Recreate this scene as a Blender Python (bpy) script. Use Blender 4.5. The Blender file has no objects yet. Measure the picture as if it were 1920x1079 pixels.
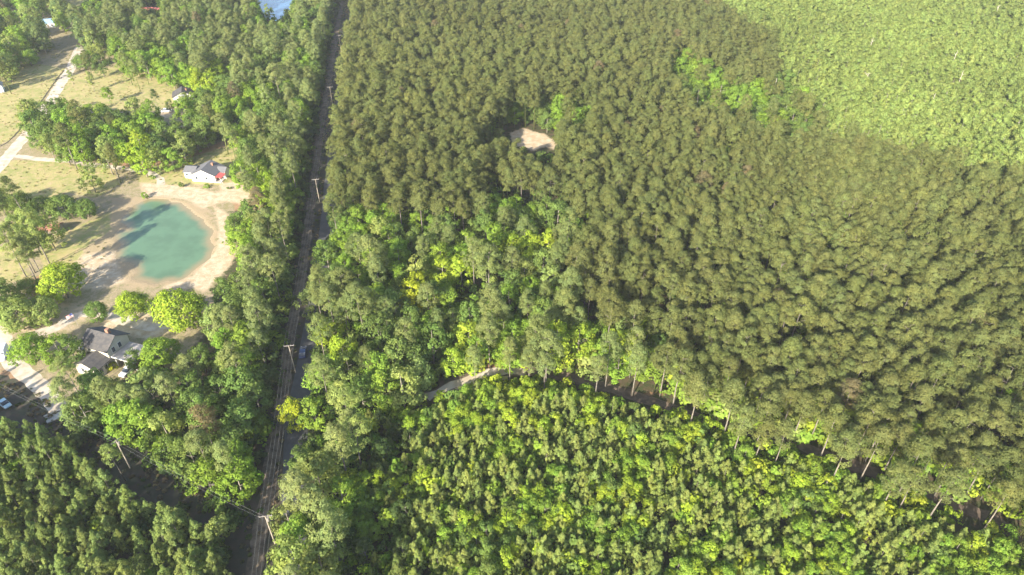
import bpy, math, random
import numpy as np
from mathutils import Vector, Matrix
R = math.radians
SC = bpy.context.scene
COL = SC.collection

# ------------------------------------------------------------------ camera, sky, sun, exposure
CAM_H, PITCH, FPX = 120.0, R(37), 1280.0
cam = bpy.data.objects.new('camera', bpy.data.cameras.new('camera'))
COL.objects.link(cam)
cam.location = (0, 0, CAM_H)
cam.rotation_euler = (R(90) - PITCH, 0, 0)
cam.data.lens = 24; cam.data.sensor_width = 36
cam.data.clip_start = 0.5; cam.data.clip_end = 12000
SC.camera = cam

TO_SUN = Vector((-.492, -.888, .483)).normalized()
world = bpy.data.worlds.new('World'); SC.world = world; world.use_nodes = True
wn = world.node_tree; bg = wn.nodes['Background']
sky = wn.nodes.new('ShaderNodeTexSky'); sky.sky_type = 'NISHITA'; sky.sun_disc = False
sky.sun_elevation = math.asin(TO_SUN.z); sky.sun_rotation = math.atan2(TO_SUN.x, TO_SUN.y)
sky.air_density = 1.0; sky.dust_density = 1.5; sky.ozone_density = 1.0
wn.links.new(sky.outputs[0], bg.inputs[0]); bg.inputs[1].default_value = 0.12
sun = bpy.data.objects.new('sun', bpy.data.lights.new('sun', 'SUN')); COL.objects.link(sun)
sun.data.energy = 5.0; sun.data.angle = R(0.6); sun.data.color = (1.0, 0.915, 0.75)
sun.rotation_euler = TO_SUN.to_track_quat('Z', 'Y').to_euler()
sun.location = (0, 0, 300)
SC.view_settings.view_transform = 'Standard'; SC.view_settings.look = 'None'
SC.view_settings.exposure = 1.70; SC.view_settings.gamma = 1.0
SC.cycles.max_bounces = 5; SC.cycles.diffuse_bounces = 3; SC.cycles.transmission_bounces = 3
SC.cycles.transparent_max_bounces = 4; SC.cycles.volume_bounces = 0
SC.cycles.use_denoising = True

# ------------------------------------------------------------------ pixel <-> ground
SP, CP = math.sin(PITCH), math.cos(PITCH)
def W(px, py, z=0.0):
    x = (px - 960) / FPX; y = (py - 539.5) / FPX
    t = (z - CAM_H) / (-SP - y * CP)
    return (x * t, (CP - y * SP) * t)
def PX(X, Y, Z):
    X = np.asarray(X, float); Y = np.asarray(Y, float); Z = np.asarray(Z, float) - CAM_H
    D = np.maximum(Y * CP - Z * SP, 1e-3)
    return 960 + FPX * X / D, 539.5 - FPX * (Y * SP + Z * CP) / D, D
def inpoly(px, py, poly):
    px = np.asarray(px); py = np.asarray(py); ins = np.zeros(px.shape, bool)
    n = len(poly)
    for i in range(n):
        x0, y0 = poly[i]; x1, y1 = poly[(i + 1) % n]
        if y0 == y1: continue
        c = ((y0 > py) != (y1 > py)) & (px < (x1 - x0) * (py - y0) / (y1 - y0) + x0)
        ins ^= c
    return ins
def segdist(px, py, pts, closed=False):
    px = np.asarray(px, float); py = np.asarray(py, float); d = np.full(px.shape, 1e9)
    n = len(pts)
    for i in range(n if closed else n - 1):
        x0, y0 = pts[i]; x1, y1 = pts[(i + 1) % n]
        dx, dy = x1 - x0, y1 - y0; L = dx * dx + dy * dy + 1e-9
        t = np.clip(((px - x0) * dx + (py - y0) * dy) / L, 0, 1)
        d = np.minimum(d, np.hypot(px - x0 - t * dx, py - y0 - t * dy))
    return d
def wpoly(pts, z=0): return [W(x, y, z) for x, y in pts]
rng = np.random.default_rng(7); random.seed(7)

# ------------------------------------------------------------------ materials
def mat(name):
    m = bpy.data.materials.new(name); m.use_nodes = True
    nt = m.node_tree; nt.nodes.clear()
    out = nt.nodes.new('ShaderNodeOutputMaterial')
    return m, nt, out
def N(nt, t, **kw):
    n = nt.nodes.new(t)
    for k, v in kw.items(): setattr(n, k, v)
    return n
def noise(nt, scale, detail=4, rough=.6, vec=None):
    n = N(nt, 'ShaderNodeTexNoise'); n.inputs['Scale'].default_value = scale
    n.inputs['Detail'].default_value = detail; n.inputs['Roughness'].default_value = rough
    if vec is not None: nt.links.new(vec, n.inputs['Vector'])
    return n.outputs['Fac']
def mixc(nt, f, a, b, mode='MIX'):
    n = N(nt, 'ShaderNodeMix', data_type='RGBA', blend_type=mode)
    for s, v in ((n.inputs[0], f), (n.inputs[6], a), (n.inputs[7], b)):
        if isinstance(v, bpy.types.NodeSocket): nt.links.new(v, s)
        elif isinstance(v, (int, float)): s.default_value = v
        else: s.default_value = (*v, 1)
    return n.outputs[2]
def math_(nt, op, a, b=0.0, clamp=False):
    n = N(nt, 'ShaderNodeMath', operation=op, use_clamp=clamp)
    for s, v in ((n.inputs[0], a), (n.inputs[1], b)):
        if isinstance(v, bpy.types.NodeSocket): nt.links.new(v, s)
        else: s.default_value = v
    return n.outputs[0]
def ramp(nt, f, lo, hi):
    n = N(nt, 'ShaderNodeMapRange', interpolation_type='SMOOTHSTEP')
    nt.links.new(f, n.inputs[0]); n.inputs[1].default_value = lo; n.inputs[2].default_value = hi
    return n.outputs[0]
def plain(name, col, rough=.7, var=.25, scale=3.0, metal=0.0, col2=None, bump=0.0, spec=.3):
    m, nt, out = mat(name)
    tc = N(nt, 'ShaderNodeTexCoord'); v = tc.outputs['Object']
    b = N(nt, 'ShaderNodeBsdfPrincipled'); b.inputs['Roughness'].default_value = rough
    b.inputs['Metallic'].default_value = metal; b.inputs['Specular IOR Level'].default_value = spec
    c2 = col2 or tuple(c * (1 - var) for c in col)
    f = ramp(nt, noise(nt, scale, 5, .65, v), .35, .65)
    nt.links.new(mixc(nt, f, col, c2), b.inputs['Base Color'])
    if bump:
        bn = N(nt, 'ShaderNodeBump'); bn.inputs['Strength'].default_value = bump
        nt.links.new(noise(nt, scale * 8, 3, .6, v), bn.inputs['Height']); nt.links.new(bn.outputs[0], b.inputs['Normal'])
    nt.links.new(b.outputs[0], out.inputs[0])
    return m
def leafmat(name, trans=.3):
    m, nt, out = mat(name)
    t = N(nt, 'ShaderNodeAttribute', attribute_type='INSTANCER', attribute_name='tint')
    v = N(nt, 'ShaderNodeAttribute', attribute_type='GEOMETRY', attribute_name='leafvar')
    vm = N(nt, 'ShaderNodeVectorMath', operation='MULTIPLY')
    nt.links.new(t.outputs['Color'], vm.inputs[0]); nt.links.new(v.outputs['Color'], vm.inputs[1])
    d = N(nt, 'ShaderNodeBsdfDiffuse'); tr = N(nt, 'ShaderNodeBsdfTranslucent')
    nt.links.new(vm.outputs[0], d.inputs[0])
    y = mixc(nt, .5, (1.1, 1.15, .5), (1.1, 1.15, .5)); y2 = N(nt, 'ShaderNodeVectorMath', operation='MULTIPLY')
    nt.links.new(vm.outputs[0], y2.inputs[0]); y2.inputs[1].default_value = (1.15, 1.25, .55)
    nt.links.new(y2.outputs[0], tr.inputs[0])
    ms = N(nt, 'ShaderNodeMixShader'); ms.inputs[0].default_value = trans
    nt.links.new(d.outputs[0], ms.inputs[1]); nt.links.new(tr.outputs[0], ms.inputs[2])
    nt.links.new(ms.outputs[0], out.inputs[0])
    return m
M_NEEDLE = leafmat('pine needles', .33)
M_LEAF = leafmat('broad leaves', .42)
M_BARK = plain('pine bark', (.20, .175, .145), .9, .4, 2.0)
M_BARKG = plain('grey bark', (.28, .25, .205), .9, .35, 2.0)

# ------------------------------------------------------------------ mesh helpers
def new_mesh(name, verts, faces, mats, fmat=None, smooth=False):
    me = bpy.data.meshes.new(name)
    me.from_pydata([tuple(v) for v in verts], [], faces)
    for m in mats: me.materials.append(m)
    if fmat is not None: me.polygons.foreach_set('material_index', np.asarray(fmat, np.int32))
    if smooth: me.polygons.foreach_set('use_smooth', [True] * len(me.polygons))
    me.update(); return me
class MB:
    def __init__(s): s.v = []; s.f = []; s.m = []
    def poly(s, pts, mi=0):
        b = len(s.v); s.v += [tuple(p) for p in pts]; s.f.append(tuple(range(b, b + len(pts)))); s.m.append(mi)
    def box(s, c, d, rz=0, mi=0):
        x, y, z = d[0] / 2, d[1] / 2, d[2] / 2; b = len(s.v); cr, sr = math.cos(rz), math.sin(rz)
        for k in (-1, 1):
            for (i, j) in ((-1, -1), (1, -1), (1, 1), (-1, 1)):
                X, Y = i * x, j * y; s.v.append((c[0] + X * cr - Y * sr, c[1] + X * sr + Y * cr, c[2] + k * z))
        for q in ((3, 2, 1, 0), (4, 5, 6, 7), (0, 1, 5, 4), (1, 2, 6, 5), (2, 3, 7, 6), (3, 0, 4, 7)):
            s.f.append(tuple(b + i for i in q)); s.m.append(mi)
    def tube(s, pts, rad, n=6, mi=0, cap=True):
        pts = [Vector(p) for p in pts]; b = len(s.v)
        if not hasattr(rad, '__len__'): rad = [rad] * len(pts)
        for i, p in enumerate(pts):
            d = (pts[min(i + 1, len(pts) - 1)] - pts[max(i - 1, 0)]).normalized()
            a = d.orthogonal().normalized() if abs(d.z) < .9 else Vector((1, 0, 0))
            e = d.cross(a).normalized(); a = e.cross(d)
            for k in range(n):
                t = 2 * math.pi * k / n; s.v.append(tuple(p + (a * math.cos(t) + e * math.sin(t)) * rad[i]))
        for i in range(len(pts) - 1):
            for k in range(n):
                s.f.append((b + i * n + k, b + i * n + (k + 1) % n, b + (i + 1) * n + (k + 1) % n, b + (i + 1) * n + k)); s.m.append(mi)
        if cap:
            s.f.append(tuple(b + k for k in range(n))[::-1]); s.m.append(mi)
            s.f.append(tuple(b + (len(pts) - 1) * n + k for k in range(n))); s.m.append(mi)
    def build(s, name, mats, parent=None, smooth=False):
        if not isinstance(mats, (list, tuple)): mats = [mats]
        o = bpy.data.objects.new(name, new_mesh(name, s.v, s.f, mats, s.m, smooth)); COL.objects.link(o)
        if parent is not None: o.parent = parent
        return o
def tag(o, label=None, cat=None, group=None, kind=None):
    for k, v in (('label', label), ('category', cat), ('group', group), ('kind', kind)):
        if v: o[k] = v
    return o
def thing(name, label, cat, loc, rz=0, group=None):
    o = bpy.data.objects.new(name, None); COL.objects.link(o); o.location = loc; o.rotation_euler = (0, 0, rz)
    o.empty_display_size = .5
    return tag(o, label, cat, group)

# ------------------------------------------------------------------ trees
def unit(n, g):
    v = g.normal(size=(n, 3)); return v / np.linalg.norm(v, axis=1, keepdims=True)
def leaves(cent, nrm, size, aspect, g, var, quad=False):
    """one small face per centre; returns verts, faces arrays, colour"""
    n = len(cent)
    r = unit(n, g); a = np.cross(nrm, r); a /= np.linalg.norm(a, axis=1, keepdims=True) + 1e-9
    b = np.cross(nrm, a)
    L = (size * g.uniform(.7, 1.3, n))[:, None]; Wd = L * aspect
    if quad:
        v = np.stack([cent - a * L * .5, cent - b * Wd * .5 + nrm * L * .12, cent + a * L * .5, cent + b * Wd * .5 + nrm * L * .12], 1)
        k = 4
    else:
        v = np.stack([cent - a * L * .5 - b * Wd * .5, cent - a * L * .5 + b * Wd * .5, cent + a * L * .6], 1); k = 3
    return v.reshape(-1, 3), np.arange(n * k).reshape(n, k), var
def crown_mesh(kind, seed):
    g = np.random.default_rng(seed)
    C = []; Nn = []; V = []
    H = 1.0
    if kind == 'pine':                     # mature: bare stem below, irregular rounded crown of branch pads
        H, base, Rr, npad, nl, ps, sz, asp = g.uniform(16.8, 19.2), .52, g.uniform(2.5, 3.3), 64, 48, .86, .42, .42
    elif kind == 'young':
        H, base, Rr, npad, nl, ps, sz, asp = g.uniform(8, 10.5), .10, g.uniform(2.1, 2.7), 74, 30, .55, .42, .36
    elif kind == 'broad':
        H, base, Rr, npad, nl, ps, sz, asp = g.uniform(11, 13.5), .14, g.uniform(3.3, 4.1), 60, 46, 1.0, .46, .8
    elif kind == 'shade':
        H, base, Rr, npad, nl, ps, sz, asp = g.uniform(9, 10.5), .16, g.uniform(4.6, 5.2), 120, 52, 1.1, .42, .8
    elif kind == 'slender':
        H, base, Rr, npad, nl, ps, sz, asp = g.uniform(12.8, 14.2), .35, g.uniform(1.7, 2.2), 34, 34, .75, .46, .75
    elif kind == 'bush':
        H, base, Rr, npad, nl, ps, sz, asp = g.uniform(2.2, 3.4), .05, g.uniform(1.3, 1.9), 16, 26, .6, .42, .8
    lean = g.normal(0, .25, 2) * (H / 18)
    cz = H * base; ch = H * (1 - base)
    lump_a = g.uniform(0, 6.28, 3)
    for i in range(npad):
        if kind in ('pine',):
            t = g.beta(1.5, 1.15); prof = (math.sin(math.pi * min(1, (t * .80 + .20)) ** 1.05) ** .6)
        elif kind == 'young':
            t = (i + .5) / npad; prof = (1 - t) ** .65 * (1 - .35 * (t < .12))
        elif kind == 'slender':
            t = g.uniform(0, 1); prof = math.sin(math.pi * (t * .85 + .12)) ** .7
        else:
            t = g.beta(1.5, 1.2); prof = math.sin(math.pi * (t * .74 + .22)) ** .55
        th = g.uniform(0, 6.283)
        lump = 1 + .16 * math.sin(2 * th + lump_a[0]) + .12 * math.sin(3 * th + lump_a[1] + 4 * t)
        rr = Rr * prof * lump * (g.uniform(.35, 1.0) ** .6)
        if kind == 'young': rr = Rr * prof * lump * g.uniform(.45, 1.05)
        if kind == 'young' and i % 4 == 0: rr *= 1.25
        if kind == 'young' and t > .85: rr *= .4
        c = np.array([rr * math.cos(th) + lean[0] * t, rr * math.sin(th) + lean[1] * t, cz + ch * t * .94])
        s = ps * g.uniform(.75, 1.25)
        n = int(nl * g.uniform(.7, 1.3))
        d = unit(n, g) * (g.uniform(.3, 1.0, n) ** .5)[:, None] * s
        if kind in ('pine', 'young'):
            d[:, 2] *= .8
            d[:, 2] = np.abs(d[:, 2]) * 1.25 - s * .25            # tufts stand up on the branch
            if kind == 'young': d[:, :2] *= .62; d[:, 2] *= 1.7
        else: d[:, 2] *= .75
        out = np.array([math.cos(th) * prof, math.sin(th) * prof, .25 + t * .9]); out /= np.linalg.norm(out)
        nn = out[None] * .75 + (d / s) * .75 + unit(n, g) * .55
        nn /= np.linalg.norm(nn, axis=1, keepdims=True)
        C.append(c + d); Nn.append(nn)
        pv = g.uniform(.76, 1.24) if kind == 'young' else g.uniform(.93, 1.07) if kind == 'slender' else g.uniform(.84, 1.16); hv = g.uniform(-.06, .06)
        k = pv * g.uniform(.8, 1.2, n)
        col = np.stack([k * (1 + hv), k, k * (1 - hv), np.ones(n)], 1)
        V.append(col)
    C = np.concatenate(C); Nn = np.concatenate(Nn); V = np.concatenate(V)
    quad = kind not in ('pine', 'young')
    v, f, _ = leaves(C, Nn, sz, asp, g, None, quad)
    me = bpy.data.meshes.new(kind + ' crown')
    k = f.shape[1]; nf = len(f)
    me.vertices.add(len(v)); me.vertices.foreach_set('co', v.astype(np.float32).ravel())
    me.loops.add(nf * k); me.loops.foreach_set('vertex_index', f.astype(np.int32).ravel())
    me.polygons.add(nf); me.polygons.foreach_set('loop_start', (np.arange(nf) * k).astype(np.int32))
    me.polygons.foreach_set('loop_total', np.full(nf, k, np.int32))
    a = me.attributes.new('leafvar', 'FLOAT_COLOR', 'FACE'); a.data.foreach_set('color', V.astype(np.float32).ravel())
    me.materials.append(M_NEEDLE if kind in ('pine', 'young') else M_LEAF)
    me.update(calc_edges=True); me.validate()
    # trunk with limbs
    b = MB(); r0 = {'pine': .17, 'young': .08, 'broad': .19, 'shade': .26, 'slender': .12, 'bush': .05}[kind]
    top = H * (.80 if kind == 'pine' else .88)
    pts = [(lean[0] * max(0, (z - base) / (1 - base)) + .12 * math.sin(3 * z + seed), lean[1] * max(0, (z - base) / (1 - base)), z * top) for z in (0, .25, .5, .75, 1)]
    b.tube(pts, [r0 * 1.15, r0, r0 * .8, r0 * .5, r0 * .15], 6)
    for i in range({'pine': 9, 'young': 4, 'broad': 9, 'shade': 11, 'slender': 4, 'bush': 3}[kind]):
        t = g.uniform(.02, .8); z = cz + ch * t; th = g.uniform(0, 6.28); L = Rr * g.uniform(.5, .85) * (1 - .4 * t)
        p0 = Vector((lean[0] * t, lean[1] * t, z - L * .25)); p1 = Vector((lean[0] * t + L * math.cos(th), lean[1] * t + L * math.sin(th), z + L * .15))
        b.tube([p0, (p0 + p1) / 2 + Vector((0, 0, .1)), p1], [r0 * .3, r0 * .22, r0 * .08], 4)
    tm = new_mesh(kind + ' trunk', b.v, b.f, [M_BARK if kind in ('pine', 'young') else M_BARKG], None, True)
    return dict(crown=me, trunk=tm, H=H, R=Rr, base=base)
NVAR = {'pine': 14, 'young': 8, 'broad': 8, 'shade': 4, 'slender': 7, 'bush': 6}
VARS = {k: [crown_mesh(k, 100 * i + len(k) * 7 + 3) for i in range(n)] for k, n in NVAR.items()}

# ------------------------------------------------------------------ zones (outlines of the stands at canopy height)
corr_w = [(640,-120),(632,0),(612,90),(600,160),(585,250),(573,330),(562,400),(556,450),(545,520),(532,600),(522,650),(515,700),(503,790),(490,850),(482,935)]
corr_e = [(668,-120),(657,0),(646,60),(632,130),(626,200),(618,260),(608,310),(605,370),(607,425),(592,470),(572,540),(566,600),(578,640),(560,690),(568,730),(545,775),(548,830),(540,900),(525,960),(528,1010),(510,1079),(470,1300)]
Z_CORR = corr_w + [(440,955),(455,1000),(432,1079),(380,1300)] + corr_e[::-1]
Z_BELT = [(640,-120),(632,0)] + corr_w[1:] + [(478,935),(400,932),(300,880),(240,838),(190,818),(135,790),(95,745),(85,690),(110,668),(150,690),(190,712),(225,700),(262,684),(300,720),(335,690),(372,640),(398,600),(392,545),(402,520),(440,492),(452,470),(438,430),(424,400),(440,385),(492,378),(470,352),(452,330),(450,300),(462,268),(415,255),(400,190),(362,190),(345,160),(300,135),(240,130),(215,100),(180,80),(160,60),(140,40),(145,-120)]
Z_GROVE = [(48,250),(48,215),(75,195),(120,200),(150,215),(210,205),(250,210),(300,215),(345,205),(400,190),(418,258),(380,262),(330,288),(300,300),(255,303),(220,285),(195,300),(150,292),(100,280)]
Z_YWEST = [(-400,700),(0,772),(60,782),(120,812),(165,830),(215,880),(262,905),(310,925),(372,952),(410,950),(440,965),(452,1000),(430,1079),(380,1300),(-600,1300)]
Z_YEAST = [(690,765),(740,752),(800,750),(850,722),(900,704),(1000,706),(1080,718),(1200,752),(1290,782),(1400,812),(1500,842),(1600,880),(1720,922),(1800,957),(1870,985),(1920,1018),(2300,1200),(2300,1400),(470,1400),(620,1079),(640,900),(650,800)]
Z_EDGE = [(510,1079),(528,1010),(525,960),(540,900),(548,830),(545,775),(640,760),(690,765),(655,860),(640,920),(625,1000),(620,1079),(560,1300),(440,1300)]
Z_TRACK = [(690,748),(740,738),(800,735),(850,710),(900,690),(1000,690),(1080,702),(1200,737),(1290,768),(1400,796),(1500,826),(1600,862),(1720,905),(1800,940),(1870,968),(1920,1000),(2300,1180)] + [(2300,1205),(1920,1020),(1870,987),(1800,960),(1720,925),(1600,883),(1500,846),(1400,816),(1290,787),(1200,756),(1080,722),(1000,712),(900,712),(850,730),(800,756),(740,758),(690,768)]
Z_SLEN = [(1320,-150),(1345,0),(1400,42),(1450,62),(1458,110),(1462,150),(1500,178),(1532,200),(1545,245),(1640,262),(1720,282),(1800,298),(1860,312),(1920,322),(2400,420),(2900,-150)]
Z_STRIP = [(1255,135),(1285,100),(1310,130),(1345,140),(1390,155),(1400,175),(1450,158),(1480,190),(1540,205),(1548,250),(1500,256),(1440,250),(1420,232),(1400,200),(1350,192),(1300,192),(1262,168)]
Z_MIX = [(600,430),(640,395),(700,385),(770,400),(850,410),(930,380),(1020,375),(1090,390),(1100,430),(1060,470),(1050,520),(1130,600),(1215,600),(1240,640),(1230,700),(1100,700),(960,690),(860,690),(800,735),(690,760),(640,765),(545,775),(560,690),(578,640),(566,600),(575,520)]
Z_FAR = [(-400,-140),(0,-140),(145,-140),(140,40),(160,60),(180,80),(190,120),(130,110),(70,118),(0,130),(-400,180)]
Z_CLEAR = [(945,243),(985,234),(1022,245),(1052,268),(1045,298),(1010,290),(985,280),(962,282),(945,262)]
Z_PLANT = [(x, y) for x, y in corr_e[:12]] + [(1240,700),(1290,765),(1400,792),(1500,822),(1600,858),(1720,900),(1800,935),(1870,963),(1920,992),(2300,1170),(3000,1170),(3000,-160),(668,-160)]
# bright and yellow hardwood clumps: x, y, rx, ry, tint key
PATCH = [(1088,208,22,30,'B'),(1062,222,26,24,'B'),(1020,205,26,22,'M'),(978,212,18,16,'B'),(1330,155,42,22,'B'),(1282,112,26,22,'B'),(1375,185,28,20,'B'),
 (1425,185,30,26,'B'),(1468,175,22,26,'M'),(1440,232,30,14,'B'),(1510,235,40,14,'M'),(1350,300,10,14,'Y'),(1440,292,7,12,'Y'),(1733,352,8,9,'Y'),
 (690,412,36,24,'B'),(655,430,30,18,'B'),(868,460,34,30,'B'),(820,500,30,26,'B'),(850,505,26,22,'Y'),(945,452,34,26,'B'),(985,470,30,24,'Y'),(1030,405,26,30,'M'),(1028,452,26,26,'Y'),(900,430,24,16,'M'),
 (776,546,16,18,'G'),(782,572,14,18,'G'),(840,545,20,34,'B'),(752,590,24,26,'M'),(1000,598,40,30,'M'),(965,620,34,26,'B'),(920,640,30,40,'B'),(868,668,26,46,'Y'),(850,620,20,22,'M'),
 (1066,655,30,60,'Y'),(1092,680,26,40,'Y'),(1178,668,10,36,'Y'),(1205,614,22,18,'Y'),(1070,600,14,20,'Y'),(622,632,26,42,'Y'),(648,598,16,22,'Y'),(712,590,30,24,'M'),(700,632,26,22,'M'),
 (566,782,26,28,'G'),(700,700,40,36,'B'),(660,735,34,30,'M'),(775,712,34,34,'P'),(800,650,28,30,'M'),(760,680,26,20,'M'),(560,730,14,20,'B'),
 (460,650,24,30,'B'),(470,702,22,24,'B'),(395,650,30,20,'M'),(430,740,40,26,'M'),(370,730,40,30,'M'),(478,760,20,40,'M'),(340,660,26,20,'M'),(300,800,40,20,'P'),(230,785,40,22,'B'),(160,760,34,22,'P'),
 (420,900,44,22,'B'),(468,880,22,40,'B'),(345,880,30,20,'M'),(180,800,30,14,'B'),
 (585,1050,40,40,'P'),(560,985,26,30,'B'),(600,930,30,40,'P'),(620,880,20,30,'P'),(240,1048,40,30,'P'),(10,840,34,24,'B'),(36,820,20,20,'B'),
 (440,350,28,20,'B'),(490,330,26,30,'B'),(470,310,30,20,'B'),(500,365,22,18,'Y'),(480,290,30,20,'M'),(420,275,20,14,'B'),
 (150,265,40,20,'B'),(235,262,30,22,'B'),(250,290,26,14,'Y'),(300,270,36,22,'M'),(330,255,28,20,'M'),(375,240,34,24,'M'),(90,230,36,26,'M'),(60,250,16,24,'M'),(200,240,24,22,'M'),(290,232,24,20,'B'),
 (250,115,40,24,'B'),(300,110,34,26,'B'),(330,140,30,20,'B'),(395,150,36,26,'Y'),(430,200,30,26,'B'),(350,60,20,18,'M'),(380,30,26,20,'M'),(430,170,30,22,'M'),(560,120,30,14,'B'),(500,110,30,20,'M'),(490,180,26,22,'B'),(520,215,30,24,'M'),(560,220,20,14,'B')]
Z_DIAG = [(-80,690),(0,718),(95,758),(135,795),(190,820),(240,842),(300,885),(400,937),(478,940),(478,985),(445,980),(400,966),(370,960),(310,938),(254,915),(206,884),(160,836),(118,814),(60,786),(0,774),(-80,746)]
OPEN = []
def blocks(x, y, H, r):
    ''' true where a tree of height H would stand in front of ground that the photograph shows open'''
    zs = np.array([.12, .4, .65, .9]) * H
    px, py, D = PX(np.full(4, x), np.full(4, y), zs)
    off = FPX * r * .55 / D
    for poly in (Z_CORR, Z_DIAG, Z_TRACKO, Z_CLEAR, Z_TRACK_IN, Z_H2, Z_H1, *Z_GAPS):
        if inpoly(px, py, poly).any(): return True
        if (poly is Z_CORR or poly is Z_DIAG) and (inpoly(px + off, py, poly).any() or inpoly(px - off * .1, py, poly).any()): return True
    return False
Z_H2 = [(150,625),(190,612),(235,625),(268,640),(268,672),(215,692),(170,685),(150,655)]
Z_H1 = [(345,305),(400,295),(440,315),(450,345),(400,352),(350,345)]
Z_GAPS = [[(75,38),(100,32),(110,45),(95,58),(75,52)], [(262,12),(300,8),(306,26),(275,32)], [(110,-20),(190,-20),(182,14),(120,16)], [(60,102),(125,95),(130,108),(100,125),(40,140),(20,132)], [(22,22),(40,18),(42,36),(20,42)],
          [(108,62),(150,70),(140,84),(106,80)], [(330,160),(372,168),(372,190),(330,195)], [(462,-75),(585,-75),(545,25),(525,40),(500,36),(484,14)], [(448,24),(462,24),(462,36),(448,36)], [(180,80),(215,100),(225,130),(195,130)], [(285,200),(330,198),(335,218),(290,225)]]
Z_TRACKO = [(1040,700),(1080,706),(1200,738),(1290,770),(1400,799),(1500,829),(1600,866),(1720,910),(1800,943),(1870,972),(1920,1004),(2300,1188),(2300,1212),(1920,1026),(1870,992),(1800,964),(1720,929),(1600,886),(1500,849),(1400,818),(1290,789),(1200,757),(1080,722),(1040,717)]
Z_TRACK_IN = [(800,740),(850,716),(900,696),(960,686),(1000,698),(960,708),(900,708),(850,726),(810,750)]
def patch_key(px, py):
    key = None
    for (cx, cy, rx, ry, tk) in PATCH:
        if ((px - cx) / rx) ** 2 + ((py - cy) / ry) ** 2 < 1.0: key = tk
    return key
def zone_of(px, py):
    z = np.zeros(px.shape, int)
    for code, poly in ((1, Z_PLANT), (2, Z_MIX), (3, Z_BELT), (8, Z_GROVE), (9, Z_FAR), (6, Z_YWEST), (7, Z_YEAST), (10, Z_EDGE), (5, Z_SLEN), (4, Z_STRIP)):
        z[inpoly(px, py, poly)] = code
    for poly in (Z_CORR, Z_TRACK, Z_CLEAR): z[inpoly(px, py, poly)] = 0
    return z
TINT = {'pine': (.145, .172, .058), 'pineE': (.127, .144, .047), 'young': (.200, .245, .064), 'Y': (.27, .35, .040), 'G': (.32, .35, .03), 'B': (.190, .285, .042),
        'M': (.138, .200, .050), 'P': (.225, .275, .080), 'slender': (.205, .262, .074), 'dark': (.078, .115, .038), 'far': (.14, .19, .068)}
trees = []     # kind, X, Y, scale, variant, rot, tint, zone
def vnoise(x, y, s, seed=0):
    x = np.asarray(x) / s + 31.7 * seed; y = np.asarray(y) / s - 17.3 * seed
    xi = np.floor(x).astype(int); yi = np.floor(y).astype(int); fx = x - xi; fy = y - yi
    def h(a, b): return ((np.sin(a * 127.1 + b * 311.7 + seed * 74.7) * 43758.5453) % 1.0)
    fx = fx * fx * (3 - 2 * fx); fy = fy * fy * (3 - 2 * fy)
    return (h(xi, yi) * (1 - fx) + h(xi + 1, yi) * fx) * (1 - fy) + (h(xi, yi + 1) * (1 - fx) + h(xi + 1, yi + 1) * fx) * fy
def grid(sp, seed, jit=.42):
    g = np.random.default_rng(seed)
    xs = np.arange(-430, 430, sp); ys = np.arange(38, 600, sp * .87)
    X, Y = np.meshgrid(xs, ys); X[1::2] += sp / 2
    X = X + g.uniform(-jit, jit, X.shape) * sp; Y = Y + g.uniform(-jit, jit, Y.shape) * sp
    X = X.ravel(); Y = Y.ravel()
    px, py, D = PX(X, Y, 6)
    k = (px > -240) & (px < 2160) & (py > -100) & (py < 1260)
    return X[k], Y[k], g
cell = {}
def free(x, y, r):
    i, j = int(x // 5), int(y // 5)
    for a in range(i - 2, i + 3):
        for b in range(j - 2, j + 3):
            for (X, Y, rr) in cell.get((a, b), ()):
                if (X - x) ** 2 + (Y - y) ** 2 < (r + rr) ** 2: return False
    return True
def claim(x, y, r): cell.setdefault((int(x // 5), int(y // 5)), []).append((x, y, r))
def put(kind, x, y, s, tint, zone, g, var=None, sy=1.0):
    v = int(g.integers(NVAR[kind])) if var is None else var
    trees.append(dict(kind=kind, x=float(x), y=float(y), s=float(s), v=v, rz=float(g.uniform(0, 6.283)), tint=tuple(float(c) for c in tint), zone=int(zone), sz=float(s * g.uniform(.9, 1.1) * sy)))
def jt(t, g, a=.12):
    k = 1 + g.uniform(-a, a) * 1.2; return (t[0] * k * (1 + g.uniform(-a, a) * .6), t[1] * k, t[2] * k * (1 + g.uniform(-a, a) * .6))

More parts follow.
